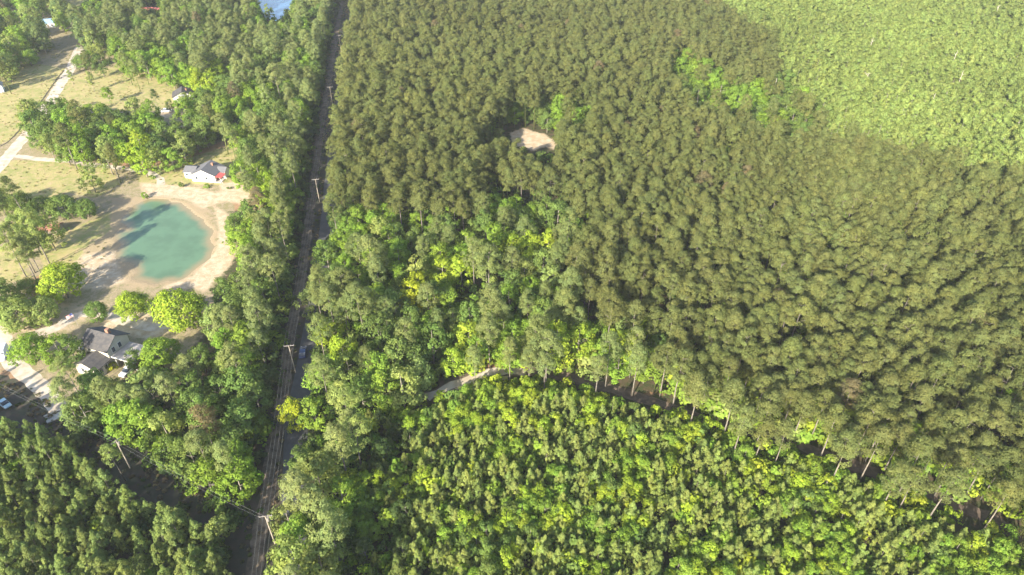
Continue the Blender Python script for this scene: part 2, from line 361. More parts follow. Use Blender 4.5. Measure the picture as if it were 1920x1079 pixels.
# yard trees placed one by one: kind, base pixel, crown scale, tint, label
YARD = [
 ('shade', 128, 558, 1.15, 'Y', 'spreading yellow green tree south west of the teal pond'),
 ('shade', 258, 598, .86, 'Y', 'round light green tree between the sandy loop drive and the pond'),
 ('shade', 343, 616, 1.3, 'Y', 'largest yellow green shade tree on the bank just below the pond'),
 ('shade', 308, 694, .95, 'B', 'round vivid green tree beside the carport of the dark roofed house'),
 ('shade', 190, 604, .62, 'M', 'low spreading mid green tree across the drive from the flagpole'),
 ('shade', 8, 592, 1.15, 'P', 'pale green tree at the frame edge, outermost of the drive cluster'),
 ('shade', 46, 618, 1.1, 'P', 'pale yellow green tree in the middle of the cluster by the pale drive'),
 ('shade', 88, 606, .85, 'P', 'pale yellow green tree on the flag side of the drive cluster'),
 ('shade', 70, 678, .8, 'B', 'green leafy tree between the white truck and the dark roofed house'),
 ('broad', 128, 690, .9, 'B', 'green tree brushing the west end of the dark roofed house'),
 ('pine', 75, 540, 1.0, 'pine', 'pine with bare trunk, first of the tall group left of the pond shore'),
 ('pine', 85, 532, .95, 'pine', 'middle pine of the tall bare trunked group left of the pond shore'),
 ('pine', 66, 512, 1.0, 'P', 'light crowned pine at the back of the group left of the pond shore'),
 ('pine', 50, 520, .95, 'P', 'light crowned pine on the outer side of the group left of the pond shore'),
 ('broad', 180, 362, .9, 'P', 'lone slim pine beside the drive and wooden pole above the pond'),
 ('shade', 128, 412, .95, 'M', 'dense dark green tree behind the rusty shed, nearest the pond'),
 ('shade', 86, 408, .8, 'M', 'dark green tree close behind the rusty shed roof'),
 ('shade', 168, 408, .7, 'M', 'smaller dark tree at the pond side end of the dark clump'),
 ('shade', 45, 405, .9, 'M', 'broad green tree between the hay lawn and the dark clump'),
 ('broad', 105, 470, 1.1, 'P', 'pale green tree just below the rusty shed'),
 ('broad', 78, 478, 1.2, 'P', 'light green tree over the bare trunked pines'),
 ('pine', 95, 500, 1.1, 'P', 'airy pale pine between the rusty shed and the trunk group'),
 ('shade', 10, 395, .8, 'M', 'green tree at the frame edge below the hay lawn'),
 ('shade', 62, 560, .7, 'P', 'small pale tree below the bare trunked pines'),
 ('broad', 150, 690, .8, 'M', 'mid green tree before the front wing of the two storey house'),
 ('broad', 262, 700, .6, 'M', 'small green tree under the carport corner'),
 ('pine', 30, 440, 1.05, 'pine', 'olive pine beside the rusty shed at the frame edge'),
 ('pine', 8, 455, 1.05, 'pine', 'olive pine cut by the frame edge beyond the rusty shed'),
 ('pine', 52, 418, .9, 'pine', 'olive pine between the rusty shed and the hay field'),
 ('broad', 208, 196, .6, 'B', 'small green tree standing alone in the dry field by the road'),
 ('broad', 128, 212, .5, 'B', 'tiny round green tree beside the gravel road bend'),
 ('shade', 20, 142, 1.1, 'M', 'big green tree above the white shed at the frame edge'),
 ('shade', 60, 124, .9, 'B', 'green tree over the long shadow at the top of the lawn'),
 ('shade', 160, 132, .9, 'M', 'tall green tree at the end of the gravel road'),
 ('broad', 178, 128, .8, 'B', 'round green tree tucked beside the gravel road end'),
 ('pine', 660, 818, 1.0, 'P', 'tall pale pine just behind the lone pale pine of the dark hollow'),
 ('pine', 680, 886, 1.06, 'P', 'pale lone pine with bare trunk rising over the dark young stand'),
 ('pine', 235, 902, .62, 'P', 'small pale pine standing in the dark strip by the wires'),
 ('broad', 420, 1012, .6, 'P', 'pale bushy tree at the inner corner of the dark strip junction'),
 ('broad', 130, 300, .6, 'M', 'small green tree overhanging the side drive below the grove'),
 ('broad', 560, 805, .8, 'G', 'bright lime tree leaning over the paved road edge'),
 ('pine', 568, 55, .95, 'pine', 'olive pine beside the near shore of the blue pond'),
 ('slender', 507, 50, 1.0, 'P', 'thin pale tree standing against the blue pond'),
 ('slender', 515, 48, .85, 'P', 'thin bare stemmed tree beside the pale one at the blue pond'),
 ('broad', 350, 205, .7, 'P', 'pale green tree hiding the front of the brown roofed house'),
 ('broad', 322, 212, .5, 'P', 'small pale tree by the bare sandy patch near the brown roofed house'),
 ('slender', 178, 172, .8, 'P', 'leaning thin tree with pale bare trunk in the dry field'),
 ('slender', 139, 162, .6, 'P', 'short thin pale tree at the gravel road edge'),
 ('pine', 300, 212, .6, 'dark', 'small dark pine in the dry field near the brown roofed house'),
]
gy = np.random.default_rng(5)
for k, px, py, s, tk, lab in YARD:
    x, y = W(px, py); put(k, x, y, s, jt(TINT[tk], gy, .05), 20, gy); trees[-1]['label'] = lab or 'tall pale pine at the dark stand edge'
    claim(x, y, 4 * s if k == 'shade' else 2.6 * s if k == 'broad' else 1.6)
def keepout(x, y):   # houses, pond, drives
    for (cx, cy, r) in KEEP:
        if (x - cx) ** 2 + (y - cy) ** 2 < r * r: return True
    return False
KEEP = [(-112, 227, 11), (-103, 130, 9.5), (-96, 129, 7), (-151, 190.5, 6), (-153, 306, 8)] + [(*W(px, py), 7) for px, py in ((90, 45), (283, 24))]
# hardwood in the clumps first
X, Y, g = grid(5.6, 11, .35)
px, py, _ = PX(X, Y, 7); zc = zone_of(px, py); Zn = vnoise(X, Y, 26, 3)
best = [None] * len(X)
for i in range(len(X)):
    zz = zc[i]
    if zz == 0 or keepout(X[i], Y[i]): continue
    key = patch_key(px[i], py[i])
    s = g.uniform(.8, 1.12)
    if key is None:
        u = g.uniform()
        if zz == 3 and u < .60: key = g.choice(['M', 'M', 'B', 'P']); s *= .95
        elif zz == 2 and u < .72: key = g.choice(['M', 'B', 'P', 'B']); s *= .92
        elif zz == 8 and u < .95: key = g.choice(['M', 'B', 'P'])
        elif zz == 9 and u < .42: key = g.choice(['M', 'far', 'P', 'B']); s *= 1.1
        elif zz == 4 and u < .9: key = g.choice(['B', 'M'])
        elif zz == 10 and u < .35: key = g.choice(['P', 'M', 'B']); s *= .8
        elif zz == 1 and u < .012: key = 'M'; s *= .8
        elif zz == 5 and u < .03: key = 'P'; s *= .9
    else:
        if zz in (7, 6): s *= .55
        if zz == 1: s *= .9
    if key is None or zz in (7,): continue
    r = 3.3 * s
    if blocks(X[i], Y[i], 12.5 * s, r): continue
    if not free(X[i], Y[i], r * .62): continue
    claim(X[i], Y[i], r * .62); put('broad', X[i], Y[i], s, jt(TINT[key], g), zz, g)
# mature pines
LITE = W(1008, 262)
X, Y, g = grid(4.2, 12, .42)
px, py, _ = PX(X, Y, 13); zc = zone_of(px, py); gap = vnoise(X, Y, 11, 5); big = vnoise(X, Y, 60, 8)
for i in range(len(X)):
    zz = zc[i]; u = g.uniform()
    if zz in (1, 2, 3, 10, 4, 9, 8):
        nearc = zz == 3 and segdist(np.array([px[i]]), np.array([py[i]]), corr_w)[0] < 26
        if u > (.97 if nearc else 9) or not nearc and u > {1: .97, 2: .40, 3: .52, 10: .7, 4: .12, 9: .05, 8: .06}[zz]: continue
        if zz == 1 and gap[i] > .9: continue
        if patch_key(px[i], py[i]) and u > .1: continue
        if blocks(X[i], Y[i], 18, 2.6): continue
        if not free(X[i], Y[i], 1.1) or keepout(X[i], Y[i]): continue
        s = g.uniform(.82, 1.08) * (1.0 if zz == 1 else g.uniform(.85, 1.08))
        if zz == 1 and px[i] > 1150: s *= .93
        t = np.array({3: (.158, .190, .068), 10: (.178, .214, .076), 2: (.152, .184, .062)}.get(zz, TINT['pineE'])) * (1 + .22 * (big[i] - .5))
        if u < .006: t = np.array((.15, .125, .065))
        claim(X[i], Y[i], 1.3); low = False
        for L_ in (9, 16, 23, 30):          # short pines on the sunny side of the clearing let light onto the sand
            low = low or (abs(X[i] + .485 * L_ - LITE[0]) < 9 and abs(Y[i] + .875 * L_ - LITE[1]) < 9)
        put('pine', X[i], Y[i], s * (.8 if low else 1), jt(t, g, .09), zz, g, None, .62 if low else 1.0)
# young stands
for sp, code, s0, seed in ((3.4, 6, .95, 13), (2.6, 7, .68, 14)):
    X, Y, g = grid(sp, seed, .36)
    px, py, _ = PX(X, Y, 6); zc = zone_of(px, py); yel = vnoise(X, Y, 9, 9) + .35 * vnoise(X, Y, 3, 4)
    for i in range(len(X)):
        if zc[i] != code or not free(X[i], Y[i], .8): continue
        if g.uniform() > .95 or blocks(X[i], Y[i], 9 if code == 6 else 7, 1.5): continue
        dark = code == 7 and px[i] < 775 - (py[i] - 760) * .02 and py[i] > 765  # shade of the tall trees over this hollow goes into the tints
        u = g.uniform()
        topb = code == 7 and 820 < px[i] < 1180 and py[i] < 800
        if topb and u < .42:
            put('broad', X[i], Y[i], g.uniform(.4, .55), jt(TINT['Y' if u < .3 else 'B'], g), code, g); continue
        rightish = code == 7 and (px[i] > 1250 or py[i] < 800)
        if code == 7 and (yel[i] > (.66 if rightish else .86)) and u < .8:
            put('broad', X[i], Y[i], g.uniform(.38, .55), jt(TINT[g.choice(['Y', 'Y', 'B', 'B'] if g.uniform() < .7 else ['M', 'B'])], g), code, g); continue
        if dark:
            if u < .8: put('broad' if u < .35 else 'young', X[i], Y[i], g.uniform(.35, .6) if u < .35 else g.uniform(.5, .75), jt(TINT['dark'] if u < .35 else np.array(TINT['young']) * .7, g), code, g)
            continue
        s = s0 * g.uniform(.75, 1.2)
        put('young', X[i], Y[i], s, jt(np.array(TINT['young']) * (np.ones(3) if code == 7 else np.array((.84, .87, .95))), g, .12), code, g)
# pale slender wood
X, Y, g = grid(2.9, 15, .45)
px, py, _ = PX(X, Y, 9); zc = zone_of(px, py); bn = vnoise(X, Y, 30, 2); gp = vnoise(X, Y, 8, 6)
for i in range(len(X)):
    if zc[i] != 5 or gp[i] > .9 or not free(X[i], Y[i], .9): continue
    t = np.array(TINT['slender']) * (1 + .3 * (bn[i] - .5)); s = g.uniform(.75, 1.15)
    if g.uniform() < .12: t = np.array(TINT['P'])
    put('slender', X[i], Y[i], s, jt(t, g, .07), 5, g)
# bright low bushes under the plantation's near edge, along the track and the strips
TRACK_C = [(690,752),(740,746),(800,744),(850,720),(900,700),(1000,698),(1080,712),(1200,746),(1290,778),(1400,806),(1500,836),(1600,873),(1720,916),(1800,950),(1870,978),(1920,1010),(2300,1195)]
TW = wpoly(TRACK_C)
bush = []
X, Y, g = grid(2.6, 16, .45)
px0, py0, _ = PX(X, Y, 0); px, py, _ = PX(X, Y, 1.5); zc = zone_of(px, py); dt = segdist(X, Y, TW)
pc, qc, _ = PX(X, Y, 14); zcan = zone_of(pc, qc)
edgeC = segdist(px0, py0, corr_w[:]) ; 
inopen = np.zeros(len(X), bool)
for poly in (Z_CLEAR, *Z_GAPS, [(440,-75),(600,-75),(556,12),(540,36),(520,52),(492,40),(480,20)]): inopen |= inpoly(px0, py0, poly)
for i in range(len(X)):
    u = g.uniform()
    if inopen[i]: continue
    if inpoly(px0[i:i+1], py0[i:i+1], Z_CORR)[0]:
        if segdist(px0[i:i+1], py0[i:i+1], corr_w)[0] < (5 if py0[i] < 300 else 8) and u < .6: put('bush', X[i], Y[i], g.uniform(.8, 1.5), jt(TINT['dark'], g, .2), 3, g)
        continue
    north = zc[i] in (1, 2) and 2.3 < dt[i] < 15 and px0[i] > 830
    if dt[i] < 2.3: continue
    if north and u < .85:
        put('bush', X[i], Y[i], g.uniform(1.2, 2.4), jt(TINT[g.choice(['Y', 'B', 'P', 'B'])], g, .2), zc[i], g)
    elif zc[i] == 7 and dt[i] < 6 and u < .7:
        put('bush', X[i], Y[i], g.uniform(.8, 1.4), jt(TINT[g.choice(['Y', 'B', 'Y'])], g, .2), 7, g)
    elif zc[i] == 7 and u < .5:
        put('bush', X[i], Y[i], g.uniform(.9, 1.7), jt(TINT[g.choice(['B', 'Y', 'M', 'B'])], g, .2), 7, g)
    elif zcan[i] in (1, 2, 3, 4, 5, 8, 10, 6, 7) and zc[i] not in (0,) and u < (.68 if zc[i] in (3, 8, 10, 2) else .42):
        if keepout(X[i], Y[i]): continue
        put('bush', X[i], Y[i], g.uniform(.7, 1.5) * (1.3 if zc[i] in (3, 8) else 1), jt(TINT[g.choice(['M', 'dark', 'M', 'B'])], g, .2), zc[i], g)
print('trees', len(trees), {k: sum(t['kind'] == k for t in trees) for k in NVAR})

# which show largest: paint crowns far to near into an id buffer
IDW, IDH = 960, 540
buf = np.full((IDH, IDW), -1, np.int32)
for t in trees:
    v = VARS[t['kind']][t['v']]; t['zc'] = v['H'] * t['sz'] * (v['base'] * .5 + .5); t['rr'] = v['R'] * t['s']; t['hh'] = v['H'] * t['sz'] * (1 - v['base']) / 2
TX = np.array([t['x'] for t in trees]); TY = np.array([t['y'] for t in trees]); TZ = np.array([t['zc'] for t in trees])
tpx, tpy, tD = PX(TX, TY, TZ)
for i in np.argsort(-(TX ** 2 + TY ** 2 + (TZ - CAM_H) ** 2)):
    t = trees[i]; k = FPX / tD[i] / 2; rx = t['rr'] * k * .9; ry = math.hypot(t['rr'] * .7, t['hh'] * .7) * k * .9
    cx, cy = tpx[i] / 2, tpy[i] / 2
    x0, x1, y0, y1 = int(max(0, cx - rx)), int(min(IDW, cx + rx + 1)), int(max(0, cy - ry)), int(min(IDH, cy + ry + 1))
    if x0 >= x1 or y0 >= y1: continue
    yy, xx = np.mgrid[y0:y1, x0:x1]
    m = ((xx + .5 - cx) / max(rx, .5)) ** 2 + ((yy + .5 - cy) / max(ry, .5)) ** 2 <= 1
    buf[y0:y1, x0:x1][m] = i
cnt = np.bincount(buf[buf >= 0], minlength=len(trees))

NAMES = {'pine': ('pine_tree', 'pine tree'), 'young': ('young_pine_tree', 'young pine'), 'broad': ('broadleaf_tree', 'broadleaf tree'), 'shade': ('shade_tree', 'shade tree'), 'slender': ('slender_tree', 'slender tree'), 'bush': ('bush', 'bush')}
WHERE = {1: 'plantation', 2: 'mixed wood', 3: 'wooded belt', 4: 'green strip', 5: 'pale wood', 6: 'young stand', 7: 'lower young stand', 8: 'grove', 9: 'far yards', 10: 'roadside fringe', 0: 'open ground', 20: 'yard'}
MARKS = [((1816, 95), 'the tallest dead stem'), ((1640, 170), 'the central dead stems'), ((1500, 60), 'the top pine corner'), ((1900, 190), 'the frame edge by the wood'), ((1560, 230), 'the low wood boundary'), ((1700, 30), 'the top edge middle of the wood'), ((1750, 265), 'the boundary below the stems'),
         ((1000, 262), 'the sandy clearing'), ((920, 700), 'the track bend'), ((1215, 745), 'the brown track gap'), ((1590, 350), 'the bright canopy patch'), ((568, 660), 'the blue car'),
         ((497, 985), 'the junction pole'), ((390, 325), 'the white house'), ((210, 655), 'the two storey house'), ((305, 450), 'the teal pond'), ((1350, 150), 'the bright green strip'),
         ((1850, 960), 'the far track end'), ((680, 840), 'the pale lone pine'), ((776, 546), 'the lime yellow tree'), ((100, 778), 'the concrete slab'), ((512, 15), 'the blue pond'),
         ((1750, 620), 'the dark canopy gaps'), ((1640, 830), 'the bare leaning trunks'), ((220, 830), 'the diagonal wire pole'), ((860, 460), 'the vivid hardwood clump'), ((345, 170), 'the brown house'),
         ((1000, 1070), 'the bottom edge middle'), ((1900, 1060), 'the lower corner beyond the track'), ((1350, 1070), 'the bottom edge stretch before that corner'), ((1330, 860), 'the pale brown young tree'), ((30, 1060), 'the lower corner of the conifers'), ((240, 1048), 'the pale leafy tree'), ((30, 850), 'the lime bushes'),
         ((1060, 660), 'the yellow green thicket'), ((1205, 614), 'the lone yellow crown'), ((1900, 780), 'the frame edge over the track'), ((1120, 980), 'the yellow sprigs'), ((760, 900), 'the shaded hollow')]
def tone(t):
    r, gg, b = t; q = gg / r
    if b / gg < .14: return 'lime yellow' if q < 1.18 else 'bright yellow green'
    if q > 1.38: return 'vivid green' if gg > .24 else ('mid green' if gg > .15 else 'dark green')
    if gg > .245: return 'pale yellow green'
    if gg > .215: return 'pale green'
    if q < .95: return 'brownish'
    return 'light olive' if gg > .19 else 'olive' if gg > .155 else 'dusky olive'
def label_tree(t, i):
    x, y = tpx[i], tpy[i]
    d = [(math.hypot(x - mx, y - my), n, mx, my) for (mx, my), n in MARKS]; dist, n, mx, my = min(d)
    dx, dy = x - mx, y - my
    if dist < 45: rel = 'right by'
    else:
        rel = ('just ' if dist < 95 else '') + ('above' if dy < -abs(dx) else 'below' if dy > abs(dx) else 'left of' if dx < 0 else 'right of'); rel = rel if abs(abs(dx) - abs(dy)) > .35 * dist or dist < 60 else {(0, 0): 'down right of', (0, 1): 'up right of', (1, 0): 'down left of', (1, 1): 'up left of'}[(int(dx < 0), int(dy < 0))]
        if dist > 190: rel = 'well ' + rel
    kn = {'pine': 'pine', 'young': 'pine', 'shade': 'shade tree', 'broad': 'leafy tree', 'slender': 'slim tree', 'bush': 'low bush'}[t['kind']]
    sm = {'pine': .97, 'young': .8, 'broad': .9}.get(t['kind'], 1); size = 'wide ' if t['s'] > sm * 1.1 else 'small ' if t['s'] < sm * .86 else ''
    s_ = f"{size}{tone(t['tint'])} {kn} in the {WHERE[t['zone']]}, {rel} {n}"
    if len(s_.split()) > 16: s_ = s_.replace('in the ' + WHERE[t['zone']] + ', ', '')
    return s_
def make_tree(t, lab, group):
    v = VARS[t['kind']][t['v']]; nm, cat = NAMES[t['kind']]
    r = bpy.data.objects.new(nm, None); COL.objects.link(r); r.empty_display_size = .5
    r.location = (t['x'], t['y'], 0); r.rotation_euler = (0, 0, t['rz']); r.scale = (t['s'], t['s'], t['sz'])
    tag(r, lab, cat, group)
    c = bpy.data.objects.new('crown', v['crown']); COL.objects.link(c); c.parent = r; c['tint'] = t['tint']
    k = bpy.data.objects.new('trunk', v['trunk']); COL.objects.link(k); k.parent = r
    return r
GROUPS = {'pine': 'tall pines of the plantation and wooded belt', 'young': 'young pines in the lower stands', 'broad': 'broadleaf trees among the pines', 'shade': 'spreading shade trees round the yards', 'slender': 'slim trees of the pale wood'}
chosen, by_label = {}, {}
for kind in NVAR:
    idx = sorted((i for i, t in enumerate(trees) if t['kind'] == kind), key=lambda i: (0 if 'label' in trees[i] else 1, -cnt[i]))
    for j, i in enumerate(idx):
        if 'label' in trees[i]: chosen[i] = trees[i]['label']
        elif j < {'shade': 50, 'bush': 0}.get(kind, 300) and cnt[i] > 4: chosen[i] = label_tree(trees[i], i); by_label.setdefault(chosen[i], []).append(i)
ORD = ['closest to it', 'second closest to it', 'third closest to it', 'fourth closest', 'fifth closest', 'sixth closest', 'seventh closest', 'eighth closest', 'ninth closest', 'tenth closest', 'eleventh closest', 'twelfth closest', 'thirteenth closest', 'fourteenth closest', 'fifteenth closest']
for lb, ids in by_label.items():
    if len(ids) < 2: continue
    near = lambda i: min(math.hypot(tpx[i] - mx, tpy[i] - my) for (mx, my), n in MARKS)
    for r_, i in enumerate(sorted(ids, key=near)):
        if r_ >= len(ORD): continue
        l2 = lb + ', ' + ORD[r_]
        if len(l2.split()) > 16:
            z_ = ' in the ' + WHERE[trees[i]['zone']] + ','; l2 = l2.replace(z_, '')
        if len(l2.split()) <= 16: chosen[i] = l2
rest = {k: [] for k in NVAR}; LIM = {'shade': 50, 'pine': 300, 'young': 300, 'broad': 300, 'slender': 300, 'bush': 0}
for kind in NVAR:
    idx = [i for i, t in enumerate(trees) if t['kind'] == kind]
    idx.sort(key=lambda i: (0 if 'label' in trees[i] else 1, -cnt[i]))
    for j, i in enumerate(idx):
        t = trees[i]
        if i in chosen: make_tree(t, chosen[i], GROUPS[kind])
        else: rest[kind].append(t)
def scatter(name, kind, ts, label):
    """one object: a point per tree, geometry nodes put a crown with its trunk on each"""
    me = bpy.data.meshes.new(name); me.vertices.add(len(ts))
    me.vertices.foreach_set('co', np.array([(t['x'], t['y'], 0) for t in ts], np.float32).ravel())
    def at(n, ty, arr, key): a = me.attributes.new(n, ty, 'POINT'); a.data.foreach_set(key, np.asarray(arr).ravel())
    at('tint', 'FLOAT_VECTOR', np.array([t['tint'] for t in ts], np.float32), 'vector')
    at('rot', 'FLOAT_VECTOR', np.array([(0, 0, t['rz']) for t in ts], np.float32), 'vector')
    at('scl', 'FLOAT_VECTOR', np.array([(t['s'], t['s'], t['sz']) for t in ts], np.float32), 'vector')
    at('vid', 'INT', np.array([t['v'] for t in ts], np.int32), 'value')
    o = bpy.data.objects.new(name, me); COL.objects.link(o); tag(o, label, None, None, 'stuff')
    ng = bpy.data.node_groups.new(name, 'GeometryNodeTree')
    ng.interface.new_socket('Geometry', in_out='INPUT', socket_type='NodeSocketGeometry')
    ng.interface.new_socket('Geometry', in_out='OUTPUT', socket_type='NodeSocketGeometry')
    gi = ng.nodes.new('NodeGroupInput'); go = ng.nodes.new('NodeGroupOutput')
    g2i = ng.nodes.new('GeometryNodeGeometryToInstance'); L = ng.links
    for v in reversed(VARS[kind]):
        if 'both' not in v:
            import bmesh
            bm = bmesh.new(); bm.from_mesh(v['crown']); n0 = len(bm.faces); bm.from_mesh(v['trunk'])
            bm.faces.ensure_lookup_table()
            for f in bm.faces[n0:]: f.material_index = 1
            m2 = bpy.data.meshes.new(kind + ' tree'); bm.to_mesh(m2); bm.free()
            m2.materials.clear(); m2.materials.append(v['crown'].materials[0]); m2.materials.append(v['trunk'].materials[0])
            src = bpy.data.objects.new(kind + ' source', m2); v['both'] = src
        oi = ng.nodes.new('GeometryNodeObjectInfo'); oi.inputs['Object'].default_value = v['both']
        L.new(oi.outputs['Geometry'], g2i.inputs[0])
    ip = ng.nodes.new('GeometryNodeInstanceOnPoints')
    L.new(gi.outputs[0], ip.inputs['Points']); L.new(g2i.outputs[0], ip.inputs['Instance']); ip.inputs['Pick Instance'].default_value = True
    for nm, ty, s in (('vid', 'INT', 'Instance Index'), ('rot', 'FLOAT_VECTOR', 'Rotation'), ('scl', 'FLOAT_VECTOR', 'Scale')):
        a = ng.nodes.new('GeometryNodeInputNamedAttribute'); a.data_type = ty; a.inputs[0].default_value = nm
        L.new([q for q in a.outputs if q.enabled and q.name == 'Attribute'][0], ip.inputs[s])
    L.new(ip.outputs[0], go.inputs[0])
    mod = o.modifiers.new('trees', 'NODES'); mod.node_group = ng
    return o
scatter('pine_forest', 'pine', rest['pine'], 'the rest of the tall olive pines, one closed canopy of the plantation and belts')
scatter('young_pine_stand', 'young', rest['young'], 'the rest of the dense young pines in the two lower stands')
scatter('broadleaf_wood', 'broad', rest['broad'], 'the rest of the green hardwoods among the pines and round the far houses')
scatter('pale_wood', 'slender', rest['slender'], 'continuous pale yellow green wood beyond the plantation')
scrub = []
X, Y, g = grid(1.35, 44, .5); px, py, _ = PX(X, Y, 0)
m_ = inpoly(px, py, Z_CORR) | inpoly(px, py, [(-150,670),(0,716),(60,728),(135,790),(240,842),(400,935),(500,985),(470,1010),(370,965),(210,895),(110,815),(0,782),(-150,720)])
mid_ = segdist(X, Y, wpoly([(x - 2, y) for x, y in [(643,0),(628,90),(616,170),(602,250),(592,330),(583,400),(576,450),(567,520),(551,600),(541,660),(536,720),(522,790),(512,850),(504,920),(490,990),(478,1079)]]))
road_ = segdist(X, Y, wpoly([(667,0),(652,90),(644,170),(633,250),(623,330),(617,400),(612,450),(603,520),(590,600),(581,650),(573,700),(562,750),(556,800),(554,850),(553,920),(550,1000),(548,1079),(540,1250)]))
pat = vnoise(X, Y, 5, 31)
yl = inpoly(px, py, [(-60,-40),(190,10),(180,80),(330,160),(330,205),(200,200),(60,250),(-60,300)]) | inpoly(px, py, [(30,300),(240,318),(440,268),(450,340),(350,352),(262,342),(180,372),(60,470),(150,470),(200,440),(215,500),(120,520),(-60,520),(-60,340)])
for i in np.nonzero(m_ | yl)[0]:
    if keepout(X[i], Y[i]) or road_[i] < 2.9 or (m_[i] and mid_[i] < 1.4 and g.uniform() < .8): continue
    if yl[i] and not m_[i]:
        if g.uniform() > .10 + .25 * (pat[i] > .6): continue
        t = dict(s=float(g.uniform(.10, .26)), tint=jt((.26, .25, .10), g, .25))
    else:
        if g.uniform() > .35 + .5 * (pat[i] > .5): continue
        t = dict(s=float(g.uniform(.14, .42)), tint=jt([(.10, .12, .04), (.17, .14, .08), (.22, .18, .11), (.09, .13, .035)][int(g.integers(4))], g, .2))
    t.update(x=float(X[i]), y=float(Y[i]), v=int(g.integers(NVAR['bush'])), rz=float(g.uniform(0, 6.28)), sz=t['s'] * .55); scrub.append(t)
scatter('rough_grass', 'bush', scrub, 'low scrub and grass tufts on the cleared strips and the yards')
scatter('undergrowth', 'bush', rest['bush'], 'leafy undergrowth below the trees and along the forest track')

# ------------------------------------------------------------------ ground
def axis(parts):
    a = []
    for lo, hi, st in parts: a += list(np.arange(lo, hi, st))
    return np.array(a + [parts[-1][1]])
gx = axis([(-4000, -600, 400), (-600, -340, 20), (-340, -24, 1.15), (-24, 30, 1.5), (30, 400, 6), (400, 4000, 400)])
gyy = axis([(-400, 40, 20), (40, 70, 3), (70, 330, 1.2), (330, 640, 2.5), (640, 900, 40), (900, 5000, 410)])
GX, GY = np.meshgrid(gx, gyy); nx, ny = len(gx), len(gyy)
FX, FY = GX.ravel(), GY.ravel()
def area_px(poly, soft=1.5):
    wp = wpoly(poly); d = segdist(FX, FY, wp, True); s = np.where(inpoly(FX, FY, wp), d, -d)
    return np.clip(.5 + s / (2 * soft), 0, 1)
def line_px(pts, w, soft=1.0):
    d = segdist(FX, FY, wpoly(pts)); return np.clip(.5 + (w / 2 - d) / (2 * soft), 0, 1)
LAWNS = [[(-60,120),(60,118),(128,130),(108,150),(70,205),(45,245),(20,262),(-60,300)],
         [(118,145),(235,122),(330,160),(345,200),(300,212),(190,205),(110,210),(100,190)],
         [(28,300),(130,305),(210,318),(225,345),(180,372),(120,360),(60,385),(0,398),(-80,420),(-60,330)],
         [(245,310),(300,300),(350,285),(450,262),(460,300),(448,350),(360,345),(300,352),(262,345)],
         [(90,520),(70,470),(110,440),(190,405),(240,380),(215,440),(205,500),(150,520)],
         [(-60,500),(0,470),(40,500),(60,520),(20,530),(-60,540)], [(90,0),(190,0),(180,18),(110,18)], [(0,470),(30,455),(60,500),(20,510)]]
lawn = np.max([area_px(p, 2.0) for p in LAWNS], 0)
sand = np.max([area_px([(262,342),(300,345),(370,352),(405,362),(445,350),(485,372),(470,385),(420,378),(380,392),(350,375),(300,368),(268,372)], 2.5),
               area_px([(400,385),(425,400),(445,470),(430,500),(400,530),(385,548),(360,540),(330,545),(300,540),(360,518),(405,470),(410,430)], 2.0),
               area_px([(955,250),(982,240),(1000,247),(1022,252),(1046,270),(1038,281),(1020,275),(1000,284),(985,277),(965,278)], 2.5), area_px([(150,478),(215,470),(235,530),(180,545),(120,540)], 3.5),
               area_px([(410,345),(450,340),(500,368),(470,378),(420,372)], 2.0), area_px([(290,205),(330,200),(340,215),(300,225)], 2.5),
               area_px([(180,590),(290,585),(320,620),(280,640),(200,618),(170,610)], 2.0), area_px([(0,560),(30,520),(110,560),(220,560),(200,590),(100,640),(0,640)], 4) * .55,
               area_px([(800,745),(840,722),(905,705),(960,695),(950,712),(880,722),(830,742)], 1.0), area_px([(230,60),(260,60),(250,72),(225,72)], 2)], 0)
yard = np.max([area_px([(-200,-60),(200,-60),(190,60),(240,110),(330,150),(345,200),(450,250),(470,300),(460,350),(495,370),(430,400),(450,470),(400,545),(400,600),(330,690),(270,700),(160,720),(130,780),(60,760),(-200,640)], 4)], 0)
needle = np.max([area_px([(190,312),(215,300),(260,308),(340,292),(450,255),(440,270),(350,298),(260,322)], 2), area_px([(435,372),(500,375),(480,400),(440,395)], 2) , area_px([(60,520),(95,510),(100,540),(60,560)], 2.5), area_px([(880,690),(950,675),(1000,700),(900,705)], 2), area_px([(1195,730),(1240,735),(1230,765),(1200,760)], 2), area_px([(0,690),(60,700),(90,740),(30,735),(0,725)], 2.5)], 0)
shore = np.max([area_px([(205,372),(300,366),(385,385),(412,440),(402,492),(345,532),(250,545),(190,520),(150,470),(205,430)], 3)], 0)
GZ = np.zeros(len(FX))
POND = wpoly([(232,400),(250,384),(275,375),(305,372),(335,378),(362,392),(385,412),(397,438),(400,462),(392,486),(372,505),(345,521),(310,530),(280,531),(252,524),(262,508),(246,498),(228,494),(215,480),(226,462),(214,448),(218,432),(236,428),(228,414)])
_P = []
for i in range(len(POND)):
    for k in range(8):
        t = k / 8; a, b = POND[i], POND[(i + 1) % len(POND)]; x, y = a[0] + (b[0] - a[0]) * t, a[1] + (b[1] - a[1]) * t
        _P.append((x + float(vnoise(x, y, 3.5, 21) - .5) * 2.2 + float(vnoise(x, y, 1.3, 22) - .5) * .8, y + float(vnoise(x, y, 3.5, 23) - .5) * 2.2))
POND = _P
POND2 = wpoly([(455,-60),(585,-60),(552,8),(538,30),(520,46),(500,36),(492,22),(482,12)])
for P in (POND, POND2):
    d = segdist(FX, FY, P, True); ins = inpoly(FX, FY, P)
    GZ += np.where(ins, -np.minimum(d, 6) * .28, .0)
gv = np.stack([FX, FY, GZ], 1)
ii = np.arange(ny - 1)[:, None] * nx + np.arange(nx - 1)[None]
gf = np.stack([ii, ii + 1, ii + nx + 1, ii + nx], -1).reshape(-1, 4)
